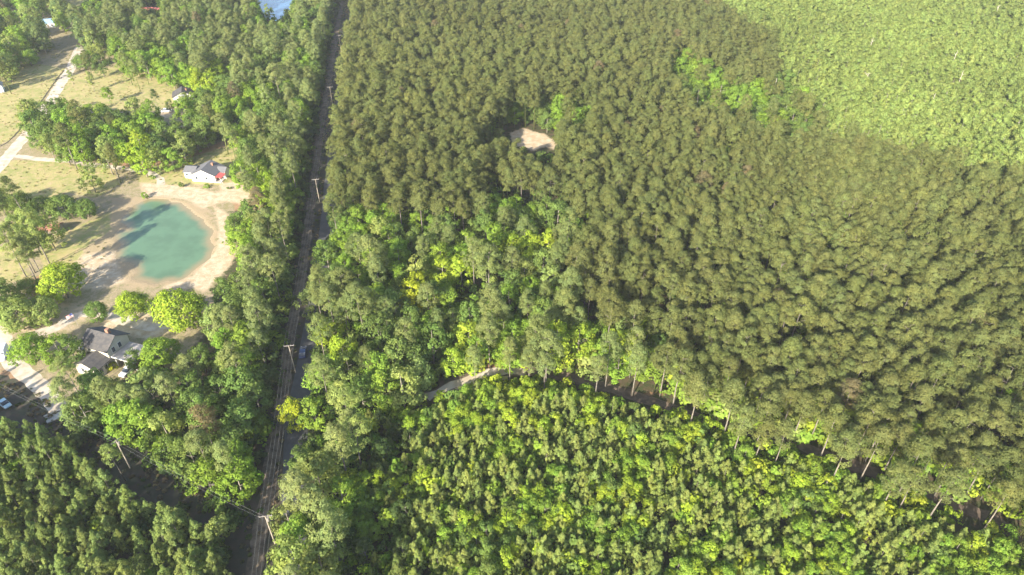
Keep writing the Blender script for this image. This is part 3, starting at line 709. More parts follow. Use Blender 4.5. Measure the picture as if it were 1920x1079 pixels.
gm = bpy.data.meshes.new('ground')
gm.vertices.add(len(gv)); gm.vertices.foreach_set('co', gv.astype(np.float32).ravel())
gm.loops.add(gf.size); gm.loops.foreach_set('vertex_index', gf.astype(np.int32).ravel())
gm.polygons.add(len(gf)); gm.polygons.foreach_set('loop_start', (np.arange(len(gf)) * 4).astype(np.int32)); gm.polygons.foreach_set('loop_total', np.full(len(gf), 4, np.int32))
for n, a in (('lawn', lawn), ('sand', sand), ('yard', yard), ('needle', needle), ('shore', shore)):
    at = gm.attributes.new(n, 'FLOAT', 'POINT'); at.data.foreach_set('value', a.astype(np.float32))
gm.update(calc_edges=True)
m, nt, out = mat('ground')
geo = N(nt, 'ShaderNodeNewGeometry').outputs['Position']
def attr(n): return N(nt, 'ShaderNodeAttribute', attribute_name=n).outputs['Fac']
n1, n2, n3, n4 = noise(nt, .12, 5, .6, geo), noise(nt, .5, 6, .65, geo), noise(nt, 2.2, 4, .7, geo), noise(nt, .035, 3, .5, geo)
def edge(a, lo=.38, hi=.62, k=.9):
    s = math_(nt, 'ADD', a, math_(nt, 'MULTIPLY', math_(nt, 'SUBTRACT', n2, .5), k)); return ramp(nt, s, lo, hi)
forest = mixc(nt, ramp(nt, n2, .4, .62), (.045, .055, .022), (.085, .062, .04))
yardc = mixc(nt, ramp(nt, n2, .36, .62), (.22, .19, .10), (.30, .235, .165))
yardc = mixc(nt, ramp(nt, n3, .45, .7), yardc, (.15, .155, .065))
lawnc = mixc(nt, ramp(nt, n1, .38, .62), (.30, .27, .115), (.215, .225, .078))
lawnc = mixc(nt, ramp(nt, n2, .42, .72), lawnc, (.36, .27, .155))
sandc = mixc(nt, ramp(nt, n2, .35, .65), (.46, .38, .28), (.35, .265, .17))
sandc = mixc(nt, ramp(nt, n3, .55, .75), sandc, (.33, .26, .14))
needc = mixc(nt, n2, (.25, .13, .075), (.30, .19, .11))
c = mixc(nt, edge(attr('yard')), forest, yardc)
c = mixc(nt, edge(attr('lawn'), .4, .6, .6), c, lawnc)
c = mixc(nt, math_(nt, 'MULTIPLY', edge(attr('needle')), .8), c, needc)
c = mixc(nt, math_(nt, 'MULTIPLY', edge(attr('shore'), .4, .7, 1.1), .85), c, mixc(nt, n3, (.34, .255, .16), (.27, .215, .14)))
c = mixc(nt, edge(attr('sand'), .35, .65, .9), c, sandc)
b = N(nt, 'ShaderNodeBsdfPrincipled'); b.inputs['Roughness'].default_value = .95; b.inputs['Specular IOR Level'].default_value = .1
nt.links.new(c, b.inputs['Base Color'])
bp = N(nt, 'ShaderNodeBump'); bp.inputs['Strength'].default_value = .5; bp.inputs['Distance'].default_value = .3
nt.links.new(math_(nt, 'ADD', n2, n3), bp.inputs['Height']); nt.links.new(bp.outputs[0], b.inputs['Normal'])
nt.links.new(b.outputs[0], out.inputs[0])
gm.materials.append(m)
ground = bpy.data.objects.new('ground', gm); COL.objects.link(ground); tag(ground, 'forest floor, yards, lawns and bare sand', None, None, 'structure')

# water
def sheet(name, pts, z, material, label, sub=1):
    b = MB(); b.poly([(x, y, z) for x, y in pts]); o = b.build(name, material); return tag(o, label, None, None, 'structure')
def watermat(name, deep, shallow, rough, spec):
    m, nt, out = mat(name); g = N(nt, 'ShaderNodeNewGeometry').outputs['Position']
    a = N(nt, 'ShaderNodeAttribute', attribute_name='depth').outputs['Fac']
    f = ramp(nt, math_(nt, 'ADD', a, math_(nt, 'MULTIPLY', math_(nt, 'SUBTRACT', noise(nt, .25, 4, .6, g), .5), .5)), .05, .62)
    deep2 = mixc(nt, ramp(nt, noise(nt, .12, 4, .6, g), .4, .65), deep, tuple(x * .82 for x in deep))
    b = N(nt, 'ShaderNodeBsdfPrincipled'); b.inputs['Roughness'].default_value = rough; b.inputs['Specular IOR Level'].default_value = spec
    nt.links.new(mixc(nt, f, shallow, deep2), b.inputs['Base Color'])
    bp = N(nt, 'ShaderNodeBump'); bp.inputs['Strength'].default_value = .08; nt.links.new(noise(nt, 2.5, 3, .5, g), bp.inputs['Height']); nt.links.new(bp.outputs[0], b.inputs['Normal'])
    nt.links.new(b.outputs[0], out.inputs[0]); return m
def water(name, poly, z, material, label, fall, st=2.0):
    xs = [p[0] for p in poly]; ys = [p[1] for p in poly]; ax = np.arange(min(xs) - 2, max(xs) + 2, st); ay = np.arange(min(ys) - 2, max(ys) + 2, st)
    AX, AY = np.meshgrid(ax, ay); d = segdist(AX.ravel(), AY.ravel(), poly, True); ins = inpoly(AX.ravel(), AY.ravel(), poly); sd = np.where(ins, d, -d).reshape(AX.shape)
    v = [(float(a), float(b), z) for a, b in zip(AX.ravel(), AY.ravel())]; n = len(ax); f = []
    for r in range(len(ay) - 1):
        for c in range(n - 1):
            if sd[r:r + 2, c:c + 2].max() > -.9: f.append((r * n + c, r * n + c + 1, (r + 1) * n + c + 1, (r + 1) * n + c))
    me = new_mesh(name, v, f, [material]); a = me.attributes.new('depth', 'FLOAT', 'POINT'); a.data.foreach_set('value', np.clip(sd.ravel() / fall, 0, 1).astype(np.float32))
    o = bpy.data.objects.new(name, me); COL.objects.link(o); return tag(o, label, None, None, 'structure')
water('pond', POND, -.10, watermat('pond water', (.092, .165, .098), (.23, .185, .105), .16, .3), 'teal pond with sandy shallows', 6.0, 1.0)
water('far_pond', POND2, -.10, watermat('far pond water', (.06, .13, .24), (.10, .16, .22), .1, .5), 'blue pond at the far edge', 5.0)  # blue base colours hold the reflected sky

# roads and tracks
def ribbon(name, pts, w, z, material, label, px=True, wob=.25, seed=1, w2=None):
    P = wpoly(pts) if px else pts; g = np.random.default_rng(seed)
    Q = []
    for i in range(len(P) - 1):
        L = math.dist(P[i], P[i + 1]); n = max(1, int(L / 1.6))
        for k in range(n):
            p = [P[max(i - 1, 0)], P[i], P[i + 1], P[min(i + 2, len(P) - 1)]]; t = k / n
            Q.append(tuple(.5 * (2 * p[1][a] + (p[2][a] - p[0][a]) * t + (2 * p[0][a] - 5 * p[1][a] + 4 * p[2][a] - p[3][a]) * t * t + (3 * p[1][a] - p[0][a] - 3 * p[2][a] + p[3][a]) * t ** 3) for a in (0, 1)))
    Q.append(P[-1]); v = []; f = []
    for i, q in enumerate(Q):
        a = Q[max(i - 1, 0)]; c = Q[min(i + 1, len(Q) - 1)]; d = math.dist(a, c) + 1e-6; nx_, ny_ = -(c[1] - a[1]) / d, (c[0] - a[0]) / d
        ww = (w + ((w2 - w) * i / len(Q) if w2 else 0)) / 2
        l = ww + g.normal(0, wob * .4); r = ww + g.normal(0, wob * .4)
        v += [(q[0] + nx_ * l, q[1] + ny_ * l, z), (q[0], q[1], z), (q[0] - nx_ * r, q[1] - ny_ * r, z)]
    for i in range(len(Q) - 1):
        b = i * 3; f += [(b, b + 1, b + 4, b + 3)[::-1], (b + 1, b + 2, b + 5, b + 4)[::-1]]
    o = bpy.data.objects.new(name, new_mesh(name, v, f, [material])); COL.objects.link(o); return tag(o, label, None, None, 'structure')
M_ASPH = plain('asphalt', (.075, .076, .08), .9, .25, .4)
M_GRAV = plain('pale gravel', (.46, .41, .35), .95, .3, .35, col2=(.34, .285, .22))
M_DIRT = plain('packed dirt', (.15, .115, .08), .95, .3, .35, col2=(.06, .046, .034))
M_GRASSD = plain('rough grass', (.028, .034, .020), .95, .3, .25, col2=(.055, .042, .030))  # base colour lowered to carry the tree shade over the corridor
M_CONC = plain('concrete', (.42, .40, .36), .85, .2, 1.0)
cor_mid = [(648,-90),(643,0),(628,90),(616,170),(602,250),(592,330),(583,400),(576,450),(567,520),(551,600),(541,660),(536,720),(522,790),(512,850),(504,920),(490,990),(478,1079),(455,1250)]
ribbon('corridor_floor', cor_mid, 15, .006, M_GRASSD, 'rough grass and soil of the cleared corridor', wob=1.2, seed=3)
ribbon('strip_floor', [(-200,690),(0,742),(60,765),(120,795),(200,840),(260,872),(330,905),(400,940),(470,970)], 11, .010, plain('strip soil', (.062, .047, .038), .95, .3, .5, col2=(.038, .045, .026)), 'soil of the diagonal cleared strip, coloured dark for its shade', wob=1.2, seed=4)  # shade lying on the strip is put into this soil colour
ribbon('paved_road', [(674,-90),(667,0),(652,90),(644,170),(633,250),(623,330),(617,400),(612,450),(603,520),(590,600),(581,650),(573,700),(562,750),(556,800),(554,850),(553,920),(550,1000),(548,1079),(540,1250)], 5.2, .014, M_ASPH, 'grey paved road along the pine edge', wob=.05, seed=5)
ribbon('dirt_track', [(x - 2, y) for x, y in cor_mid], 3.0, .018, M_DIRT, 'two wheel dirt track down the corridor', wob=.5, seed=6)
ribbon('forest_track', TRACK_C, 3.2, .018, plain('track soil', (.15, .11, .085), .95, .3, .6, col2=(.08, .06, .045)), 'narrow forest track along the plantation edge', wob=.5, seed=7)
ribbon('sandy_bend', [(800,746),(822,735),(850,721),(880,709),(905,701),(950,696),(985,697)], 2.6, .023, M_GRAV, 'pale sandy bend of the forest track', wob=.7, seed=17)
ribbon('gravel_road', [(150,88),(132,130),(112,160),(92,195),(70,228),(42,262),(18,290),(0,312),(-60,375)], 5.0, .014, M_GRAV, 'pale gravel road past the lawn', wob=.3, seed=8)
ribbon('side_drive', [(30,292),(60,297),(120,302),(170,309),(210,313),(245,318),(275,322),(300,336),(300,348)], 2.8, .018, M_GRAV, 'pale sandy side drive from the gravel road', wob=.5, seed=9)
ribbon('house_drive', [(-30,560),(2,628),(14,668),(34,690),(60,712),(95,745),(115,775)], 4.2, .014, M_GRAV, 'pale drive past the white truck', wob=.4, seed=10)
ribbon('yard_drive', [(30,655),(60,630),(100,618),(150,590),(200,592),(240,602),(280,615),(330,606)], 3.4, .018, M_GRAV, 'sandy loop drive by the flagpole', wob=.9, seed=11)
ribbon('ditch', [(120,132),(100,158),(78,190),(52,225),(20,262),(0,275)], .8, .022, plain('ditch soil', (.07, .06, .04), .95, .3, 1), 'dark narrow ditch beside the gravel road', wob=.3, seed=12)

# ------------------------------------------------------------------ buildings
M_WHITE = plain('white siding', (.78, .77, .73), .7, .06, 1.0)
M_CREAM = plain('cream siding', (.55, .51, .42), .75, .12, 1.0)
M_SHING = plain('grey shingles', (.13, .13, .14), .9, .25, 4.0)
M_SHINGD = plain('weathered brown shingles', (.085, .078, .075), .9, .3, 1.2, col2=(.05, .05, .054))
M_SHINGL = plain('pale metal roof', (.36, .33, .31), .6, .2, 1.5)
M_RED = plain('red metal', (.50, .10, .09), .5, .15, 1.5)
M_RUST = plain('rusty metal', (.16, .055, .035), .85, .4, .8, col2=(.26, .13, .09))
M_BLUE = plain('blue metal roof', (.22, .36, .52), .5, .15, 1.5)
M_GLASS = plain('window glass', (.05, .06, .075), .15, .2, 1, spec=.6)
M_WOOD = plain('weathered wood', (.28, .23, .18), .9, .3, 3)
M_DARK = plain('dark rubber', (.03, .03, .03), .8, .2, 3)
M_BRICK = plain('brick', (.30, .16, .11), .9, .25, 3)
def gable_parts(b_wall, b_roof, cx, cy, w, d, h, rh, axis='x', z0=0.0, over=.45, th=.14, mi=0):
    """walls with gable ends and a two-slope roof slab with eaves"""
    x, y = w / 2, d / 2
    c = [(-x, -y), (x, -y), (x, y), (-x, y)]
    lo = [(cx + a, cy + b, z0) for a, b in c]; hi = [(cx + a, cy + b, z0 + h) for a, b in c]
    if axis == 'x': r0, r1 = (cx - x, cy, z0 + h + rh), (cx + x, cy, z0 + h + rh)
    else: r0, r1 = (cx, cy - y, z0 + h + rh), (cx, cy + y, z0 + h + rh)
    for i in range(4):
        j = (i + 1) % 4; pts = [lo[i], lo[j], hi[j], hi[i]]
        if axis == 'x' and i == 1: pts = [lo[1], lo[2], hi[2], r1, hi[1]]
        if axis == 'x' and i == 3: pts = [lo[3], lo[0], hi[0], r0, hi[3]]
        if axis == 'y' and i == 0: pts = [lo[0], lo[1], hi[1], r0, hi[0]]
        if axis == 'y' and i == 2: pts = [lo[2], lo[3], hi[3], r1, hi[2]]
        b_wall.poly(pts, mi)
    half = (y if axis == 'x' else x); sl = rh / half; L = (x if axis == 'x' else y) + over; e = half + over
    for sgn in (-1, 1):
        ze = z0 + h - sl * over + .03; zr = z0 + h + rh + .03
        if axis == 'x': q = [(cx - L, cy + sgn * e), (cx + L, cy + sgn * e), (cx + L, cy), (cx - L, cy)]
        else: q = [(cx + sgn * e, cy - L), (cx + sgn * e, cy + L), (cx, cy + L), (cx, cy - L)]
        zz = [ze, ze, zr, zr]
        top = [(q[k][0], q[k][1], zz[k] + th) for k in range(4)]; bot = [(q[k][0], q[k][1], zz[k]) for k in range(4)]
        if (sgn == 1) == (axis == 'x'): top, bot = top[::-1], bot[::-1]
        b_roof.poly(top); b_roof.poly(bot[::-1])
        for k in range(4): b_roof.poly([bot[k], bot[(k + 1) % 4], top[(k + 1) % 4], top[k]])
def window(parent, x, y, z, w, h, face, name='window'):
    """face: unit normal in plan"""
    b = MB(); rz = math.atan2(face[1], face[0]) - math.pi / 2
    b.box((x + face[0] * .03, y + face[1] * .03, z), (w + .16, .08, h + .16), rz)
    f = b.build(name, M_WHITE, parent)
    p = MB(); p.box((x + face[0] * .075, y + face[1] * .075, z), (w, .03, h), rz); p.build('pane', M_GLASS, f); return f
def door(parent, x, y, w, h, face, m, z=0):
    b = MB(); rz = math.atan2(face[1], face[0]) - math.pi / 2
    b.box((x + face[0] * .03, y + face[1] * .03, z + h / 2), (w, .07, h), rz); d = b.build('door', m, parent)
    k = MB(); k.box((x + face[0] * .09 + .3 * math.cos(rz), y + face[1] * .09 + .3 * math.sin(rz), z + h * .48), (.1, .06, .1), rz); k.build('handle', M_DARK, d)
# white ranch house
H1 = thing('ranch_house', 'white sided house with grey gable roofs and a red porch awning', 'house', (-112.6, 227.6, 0), R(-7))
w_, r_ = MB(), MB()
gable_parts(w_, r_, 0, 0, 9.0, 7.6, 2.7, 2.1, 'y')
ho = w_.build('wall', M_WHITE, H1); r_.build('roof', M_SHING, H1)
w_, r_ = MB(), MB(); gable_parts(w_, r_, -6.4, .8, 4.0, 5.2, 2.5, 1.1, 'x', over=.35); w_.build('side_wing', M_WHITE, H1); r_.build('wing_roof', M_SHING, H1)
w_, r_ = MB(), MB(); gable_parts(w_, r_, 5.2, 1.7, 3.0, 3.8, 2.5, 1.1, 'x', over=.3); w_.build('side_wing', M_WHITE, H1); r_.build('wing_roof', M_SHING, H1)
b = MB(); b.poly([(4.75, -4.2, 2.62), (7.3, -4.2, 2.25), (7.3, -.7, 2.25), (4.75, -.7, 2.62)]); b.poly([(4.75, -4.2, 2.54), (4.75, -.7, 2.54), (7.3, -.7, 2.17), (7.3, -4.2, 2.17)])
for q in (((4.75, -4.2), (7.3, -4.2)), ((7.3, -4.2), (7.3, -.7)), ((7.3, -.7), (4.75, -.7))):
    z = [2.62 if p[0] < 5 else 2.25 for p in q]; b.poly([(*q[0], z[0] - .08), (*q[1], z[1] - .08), (*q[1], z[1]), (*q[0], z[0])])
aw = b.build('awning', M_RED, H1)
for yy in (-4.1, -.85):
    p = MB(); p.tube([(7.2, yy, 0), (6.5, yy, 2.2)], .06, 6); p.build('post', M_WHITE, aw)
p = MB(); p.box((5.6, -2.4, .12), (2.1, 3.4, .24)); p.build('porch_floor', M_CONC, H1)
for x in (-2.6, 1.2): window(H1, x, -3.8, 1.5, 1.0, 1.1, (0, -1))
window(H1, -7.4, -1.8, 1.5, .9, .9, (0, -1)); window(H1, -5.6, -1.8, 1.5, .9, .9, (0, -1)); door(H1, 4.5, -2.2, .95, 2.05, (1, 0), M_RED)
p = MB(); p.box((1.6, 1.6, 4.5), (.7, .7, 1.2)); p.build('chimney', M_BRICK, H1)
# two storey house
H2 = thing('two_storey_house', 'two storey house with weathered dark gable roofs, a carport and low wings', 'house', (-103.2, 130.2, 0), R(-19)); H2.scale = (1.12, 1.12, 1.1)
w_, r_ = MB(), MB(); gable_parts(w_, r_, 0, 0, 6.9, 6.0, 5.1, 2.0, 'x', over=.5); w_.build('wall', M_CREAM, H2); r_.build('roof', M_SHINGD, H2)
w_, r_ = MB(), MB(); gable_parts(w_, r_, .4, -5.0, 6.0, 3.98, 2.7, 1.35, 'y', over=.4); w_.build('front_wing', M_CREAM, H2); r_.build('wing_roof', M_SHINGD, H2)
w_, r_ = MB(), MB(); gable_parts(w_, r_, -5.6, 2.4, 4.2, 2.6, 2.5, .7, 'x', over=.3); w_.build('side_wing', M_WHITE, H2); r_.build('wing_roof', M_SHINGL, H2)
w_, r_ = MB(), MB(); gable_parts(w_, r_, -5.9, -1.2, 2.4, 2.2, 2.4, .5, 'x', over=.3); w_.build('side_wing', M_WHITE, H2); r_.build('wing_roof', M_SHINGL, H2)
cp = MB(); cp.box((6.7, .1, 2.95), (6.2, 5.4, .16)); cr = cp.build('carport_roof', M_SHINGL, H2)
fa = MB(); fa.box((6.7, -2.64, 2.85), (6.3, .06, .36)); fa.box((9.84, .1, 2.85), (.06, 5.4, .36)); fa.build('fascia', M_WHITE, cr)
for x, y in ((9.6, -2.4), (9.6, 2.5), (6.7, -2.4), (4.2, -2.4)):
    p = MB(); p.tube([(x, y, 0), (x, y, 2.87)], .09, 6); p.build('post', M_WHITE, H2)
p = MB(); p.box((6.7, 2.4, 1.4), (6.0, .12, 2.8)); p.build('carport_wall', M_CREAM, H2)
for y in (-1.4, .4): window(H2, 3.45, y, 4.1, .8, 1.3, (1, 0))
for y in (-5.9, -4.6): window(H2, 3.4, y, 1.6, .8, 1.1, (1, 0))
window(H2, -.6, -7.0, 1.6, .9, 1.2, (0, -1)); window(H2, 1.5, -7.0, 1.6, .9, 1.2, (0, -1)); window(H2, -1.8, -3.0, 4.2, .8, 1.1, (0, -1))
door(H2, 3.4, -3.5, .9, 2.0, (1, 0), M_WOOD)
p = MB(); p.box((1.5, .5, 7.4), (.8, .7, 1.4)); p.build('chimney', M_BRICK, H2)
def small_building(name, lab, loc, rz, w, d, h, rh, mw, mr, axis='x', cat='house', chim=False):
    t = thing(name, lab, cat, (loc[0], loc[1], 0), rz); w_, r_ = MB(), MB(); gable_parts(w_, r_, 0, 0, w, d, h, rh, axis, over=.4)
    w_.build('wall', mw, t); r_.build('roof', mr, t)
    fy = -d / 2; door(t, w * .1, fy, .95, min(2.0, h * .85), (0, -1), M_WOOD)
    for x in ((-w * .3, w * .34) if w > 6 else (-w * .28,)): window(t, x, fy, h * .58, .9, .9, (0, -1))
    if chim: p = MB(); p.box((w * .2, 0, h + rh * .9), (.6, .6, 1.0)); p.build('chimney', M_BRICK, t)
    return t
small_building('shed', 'small shed with a rusty red roof under dark trees', W(98, 436), R(10), 6.0, 4.2, 2.0, .9, M_WOOD, M_RUST, 'x', 'shed')
small_building('far_house', 'house with a dark brown gable roof behind pale trees', W(346, 186), R(20), 8.5, 7.0, 2.6, 2.0, M_WHITE, M_SHINGD, 'y', chim=True)
small_building('far_house', 'house with a faded red roof among the farthest trees', W(283, 30), R(-8), 15, 9, 2.6, 2.4, M_WHITE, plain('faded red roof', (.46, .14, .12), .7, .15, 1), 'x')
small_building('far_house', 'house with a pale blue roof half hidden by yard trees', W(91, 50), R(15), 9, 6, 2.6, 1.6, M_WHITE, M_BLUE, 'x')
small_building('shed', 'white shed at the frame edge on the open lawn', W(-3, 172), R(30), 5, 6, 3.2, 1.4, M_WHITE, M_SHINGL, 'y', 'shed')
small_building('far_house', 'dark roofed house near the blue far pond', W(452, 34), R(5), 8, 6, 2.5, 1.6, M_WOOD, M_SHING, 'x')
# ------------------------------------------------------------------ vehicles
def car(name, lab, cat, loc, rz, col, L=4.5, Wd=1.85, hb=.85, hc=1.45, van=False):
    t = thing(name, lab, cat, (loc[0], loc[1], 0), rz); paint = plain(name + ' paint', col, .35, .08, 2, spec=.5)
    x, y = L / 2, Wd / 2
    def loft(b, secs):
        n = len(secs[0]); base = len(b.v)
        for s_ in secs: b.v += s_
        for i in range(len(secs) - 1):
            for k in range(n): b.f.append((base + i * n + k, base + i * n + (k + 1) % n, base + (i + 1) * n + (k + 1) % n, base + (i + 1) * n + k)); b.m.append(0)
        b.f.append(tuple(base + k for k in range(n))[::-1]); b.m.append(0); b.f.append(tuple(base + (len(secs) - 1) * n + k for k in range(n))); b.m.append(0)
    def sec(X, yy, z0, z1): return [(X, -yy, z0), (X, yy, z0), (X, yy, (z0 + z1) / 2), (X, yy * .9, z1), (X, -yy * .9, z1), (X, -yy, (z0 + z1) / 2)]
    b = MB(); loft(b, [sec(-x, y * .82, .42, .7), sec(-x + .2, y * .97, .3, hb), sec(-x * .3, y, .25, hb + .05), sec(x * .45, y, .25, hb), sec(x - .2, y * .95, .3, hb - .1), sec(x, y * .8, .42, .62)])
    b.build('body', paint, t)
    b = MB()
    if van: loft(b, [sec(-x + .05, y * .9, hb, hc * .97), sec(-x + .3, y * .95, hb, hc), sec(x * .35, y * .95, hb, hc), sec(x * .62, y * .88, hb - .05, hb + .1)])
    else: loft(b, [sec(-x * .82, y * .8, hb, hb + .08), sec(-x * .52, y * .84, hb, hc), sec(x * .12, y * .84, hb, hc), sec(x * .48, y * .82, hb - .02, hb + .05)])
    b.build('cabin', paint if van else M_GLASS, t)
    b = MB(); b.box((-x * (.2 if not van else .3), 0, hc + .02), (L * (.3 if not van else .5), Wd * .76, .05)); b.build('roof', paint, t)
    b = MB(); b.box((x * .5, 0, (hb + hc) / 2), (.06, Wd * .72, (hc - hb) * .55)); b.build('windscreen', M_GLASS, t)
    for sx in (-.6, .62):
        for sy in (-1, 1):
            b = MB(); cx_, cy_ = x * sx, sy * (y - .1); b.tube([(cx_, cy_ - .11, .33), (cx_, cy_ + .11, .33)], .33, 14); wl = b.build('wheel', M_DARK, t)
            r = MB(); r.tube([(cx_, cy_ + sy * .1, .33), (cx_, cy_ + sy * .13, .33)], .19, 10); r.build('rim', M_CONC, wl)
    for sy in (-.62, .62):
        b = MB(); b.box((x - .06, y * sy, .62), (.1, .3, .14)); b.build('headlight', M_WHITE, t)
    return t
car('parked_car', 'dark blue car on the grey paved road, half under trees', 'car', W(569, 664), R(100), (.015, .03, .09))
car('white_van', 'white van parked on the pale drive at the frame edge', 'van', W(7, 668), R(-70), (.70, .74, .76), 5.4, 2.1, 1.0, 2.3, True)
cc = (-103.2 + 8.6 * math.cos(R(-19)) - (-3.6) * math.sin(R(-19)), 130.2 + 8.6 * math.sin(R(-19)) + (-3.6) * math.cos(R(-19)))
car('parked_car', 'white car nosed out from under the flat carport roof', 'car', cc, R(-19 - 90), (.72, .73, .74))
car('parked_car', 'pale car beside the bare sandy patch before the brown house', 'car', W(313, 210), R(10), (.6, .62, .66))
car('pickup_truck', 'rusty brown pickup at the wood edge by the side drive', 'truck', W(256, 312), R(5), (.16, .07, .05), 5.2, 1.9, .9, 1.6)
car('parked_car', 'small pale blue car among trees at the lower strip edge', 'car', W(11, 760), R(-35), (.35, .50, .58), 3.8, 1.7)
# ------------------------------------------------------------------ poles, wires, flag, slab
M_POLE = plain('weathered pole wood', (.36, .31, .25), .9, .3, 2)
M_INS = plain('pale insulator', (.24, .22, .20), .5, .1, 3)
M_WIRE = plain('aluminium wire', (.36, .37, .35), .4, .1, 3, metal=.2)
def pole(lab, base, h, arm=None, arm_z=.3, trans=False, lean=0, group=None, name='utility_pole'):
    t = thing(name, lab, 'utility pole', (base[0], base[1], 0), 0, group)
    b = MB(); b.tube([(0, 0, 0), (0, 0, h)], [.15, .10], 8); b.build('post', M_POLE, t)
    if arm is not None:
        c_, s_ = math.cos(arm), math.sin(arm); a = MB(); a.box((0, .14, h - arm_z), (2.4, .12, .13), arm); ar = a.build('crossarm', M_INS, t)
        for k in (-1.15, -.4, .4, 1.15): i_ = MB(); i_.tube([(k * c_, k * s_ + .14, h - arm_z + .08), (k * c_, k * s_ + .14, h - arm_z + .32)], [.08, .05], 6); i_.build('insulator', M_INS, ar)
    if trans: a = MB(); a.tube([(.32, 0, h - 1.5), (.32, 0, h - .6)], .24, 10); a.build('transformer', M_INS, t)
    return t
HP = 9.0
line_px_ = [((497, 968), 'crossarm pole at the junction of the two cleared strips'), ((541, 648), 'crossarm pole in the corridor opposite the blue car'), ((591, 336), 'crossarm pole in the corridor level with the white house'),
            ((618, 163), 'crossarm pole in the shaded upper corridor'), ((635, 66), 'farthest crossarm pole up the dark corridor')]
tops = []
for (p, lab) in line_px_:
    x, y = W(p[0], p[1], HP); pole(lab, (x, y), HP, R(8), .25, p[0] in (497,), group='poles down the corridor'); tops.append((x, y))
def wires(lab, P0, P1, z0, z1, offs, rz, sag=.9, group='power wires'):
    c_, s_ = math.cos(rz), math.sin(rz)
    for k, o_ in enumerate(offs):
        pts = []
        for i in range(13):
            t = i / 12; pts.append((P0[0] + (P1[0] - P0[0]) * t + o_ * c_, P0[1] + (P1[1] - P0[1]) * t + o_ * s_, z0 + (z1 - z0) * t - 4 * sag * t * (1 - t)))
        b = MB(); b.tube(pts, .008, 4, cap=False); o = b.build('power_wire', M_WIRE); tag(o, lab, 'power wire', group)
south = (tops[0][0] + (tops[0][0] - tops[1][0]) * .75, tops[0][1] + (tops[0][1] - tops[1][1]) * .75)
OFF = (-1.15, -.4, .4, 1.15)
wires('thin pale wire of the corridor line, below the junction pole', south, tops[0], HP, HP, OFF, R(8))
names_ = ['between the junction and the blue car', 'between the blue car and the white house', 'in the middle corridor', 'in the upper corridor']
for i in range(4): wires('thin pale wire of the corridor line, ' + names_[i], tops[i], tops[i + 1], HP, HP, OFF, R(8))
pd = W(217, 826, HP); pole('wooden pole with pale transformer standing in the dark diagonal strip', pd, HP, R(60), .3, True, group='poles down the diagonal strip')
pw = W(-120, 656, HP)
wires('thin pale wire over the diagonal strip, from the pole to the junction', pd, tops[0], HP, HP - .4, (-.5, .1), R(60))
wires('thin pale wire over the diagonal strip, from the frame edge to the pole', pw, pd, HP, HP, (-.5, .1), R(60), 1.2)
pole('plain wooden pole beside the side drive above the pond', W(224, 337), 5.5)
pole('pole with white transformer behind the white house', W(352, 312), 6.0, None, .3, True)
pole('short dark pole on the sandy patch near the brown house', W(297, 214), 5)
fl = thing('flagpole', 'slim flagpole in the yard with its flag flying', 'flagpole', (*W(147, 612), 0))
b = MB(); b.tube([(0, 0, 0), (0, 0, 4.6)], [.05, .03], 8); b.build('post', M_INS, fl)
b = MB(); b.tube([(0, 0, 4.58), (0, 0, 4.7)], [.08, .02], 8); b.build('finial', M_INS, fl)
flag = thing('flag', 'striped red and white flag with blue canton on the yard flagpole', 'flag', (W(147, 612)[0], W(147, 612)[1], 0))
M_FR = plain('flag red', (.55, .08, .09), .8, .05, 2); M_FB = plain('flag blue', (.05, .07, .22), .8, .05, 2)
b = MB(); NX, NYs = 12, 13
def fp(u, v): return (-.05 - 1.75 * u * math.cos(.5), .05 - 1.75 * u * math.sin(.5) + .13 * math.sin(7 * u + v), 4.45 - 1.15 * v - .55 * u * u + .04 * math.sin(9 * u))
for i in range(NX):
    for j in range(NYs):
        u0, u1, v0, v1 = i / NX, (i + 1) / NX, j / NYs, (j + 1) / NYs
        b.poly([fp(u0, v1), fp(u1, v1), fp(u1, v0), fp(u0, v0)], 2 if (u1 <= .42 and j < 7) else (0 if j % 2 == 0 else 1))
b.build('cloth', [M_FR, M_WHITE, M_FB], flag)
# concrete driveway apron; a near-black strip paints the shade in its pipe slot
ap_ = thing('driveway_bridge', 'pale concrete slab with a slot painted dark across the diagonal strip', 'slab', (*W(113, 776), 0), R(38))
b = MB(); b.box((0, -.5, .10), (6.0, 2.2, .20)); b.build('slab', M_CONC, ap_)
b = MB(); b.box((0, 1.15, .14), (6.4, .35, .28)); b.build('kerb', M_CONC, ap_)
b = MB(); b.box((0, .78, .03), (4.6, .36, .05)); b.build('slot', M_DARK, ap_)
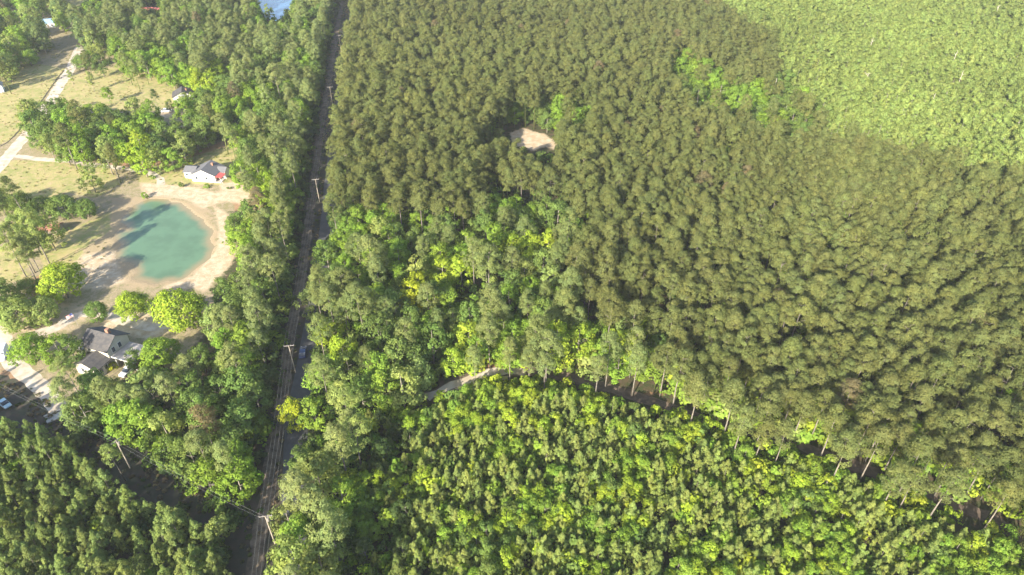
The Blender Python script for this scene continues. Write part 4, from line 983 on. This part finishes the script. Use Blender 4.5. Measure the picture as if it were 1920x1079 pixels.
# fallen logs and bare snags in the plantation fringe
M_SNAG = plain('bleached dead wood', (.52, .47, .40), .9, .2, 2)
for i, (px_, py_, h_) in enumerate([(1448, 170, 11), (1625, 95, 12), (1790, 160, 12), (1740, 200, 11), (1515, 190, 8), (1690, 215, 9), (1620, 150, 9), (1860, 30, 12), (1590, 25, 10), (1405, 30, 9), (1500, 130, 8), (1780, 120, 12), (1900, 240, 10)]):
    x, y = W(px_, py_ + 12, 6); g = np.random.default_rng(40 + i)
    t = thing('dead_tree', 'bleached bare dead stem in the pale wood, ' + ['by the dark pine corner', 'in its upper middle', 'tallest near the frame edge', 'left of the tallest stem', 'near the bright strip', 'above the plantation edge', 'in its centre', 'at the top by the frame edge', 'near the top edge', 'at the top beside the pines', 'short one by the boundary', 'leaning beside the tallest stem', 'low at the frame edge'][i], 'dead tree', (x, y, 0), g.uniform(0, 6), 'dead stems standing in the pale wood')
    h_ = h_ + 3.5; b = MB(); b.tube([(0, 0, 0), (.15, .1, h_ * .5), (.3, .1, h_)], [.2, .14, .05], 6); b.build('trunk', M_SNAG, t)
    for k in range(5):
        z = h_ * g.uniform(.6, .95); a = g.uniform(0, 6.28); L = g.uniform(.8, 1.8); b = MB(); b.tube([(.2, .1, z), (.2 + L * math.cos(a), .1 + L * math.sin(a), z + .8)], [.06, .02], 4); b.build('branch', M_SNAG, t)
# small yard bushes
yb = [((341, 352), .7, 'M', 'little round bush in front of the white house wing'), ((388, 352), .7, 'B', 'low bush at the front wall of the white house'), ((357, 316), .9, 'Y', 'yellowish bush at the foot of the white topped pole'), ((214, 692), .75, 'G', 'clipped bright lime bush against the two storey house'),
      ((462, 352), 1.2, 'Y', 'blossoming yellow green bush beside the red awning'), ((287, 335), .6, 'B', 'small bush beside the drive bend above the pond'), ((272, 372), .8, 'B', 'rough bush at the top of the pond bank'), ((430, 355), .5, 'M', 'small dark bush on the porch corner'), ((430, 745), .8, 'M', None)]
gq = np.random.default_rng(77)
for (p, s_, tk, lab) in yb:
    if not lab: continue
    x, y = W(*p); t = dict(kind='bush', x=x, y=y, s=s_, sz=s_ * .9, v=int(gq.integers(6)), rz=float(gq.uniform(0, 6)), tint=tuple(TINT[tk])); make_tree(t, lab, 'bushes about the yards')

# ------------------------------------------------------------------ air
hz = MB(); hz.box((0, 2300, 61), (8600, 6800, 126)); haze = hz.build('haze', [])
HM, nt, out = mat('haze air'); pv = N(nt, 'ShaderNodeVolumePrincipled')
pv.inputs['Color'].default_value = (.86, .92, 1.0, 1); pv.inputs['Density'].default_value = .0001; pv.inputs['Anisotropy'].default_value = 0.0
nt.links.new(pv.outputs[0], out.inputs['Volume']); haze.data.materials.append(HM); tag(haze, 'thin bright summer haze', None, None, 'stuff')
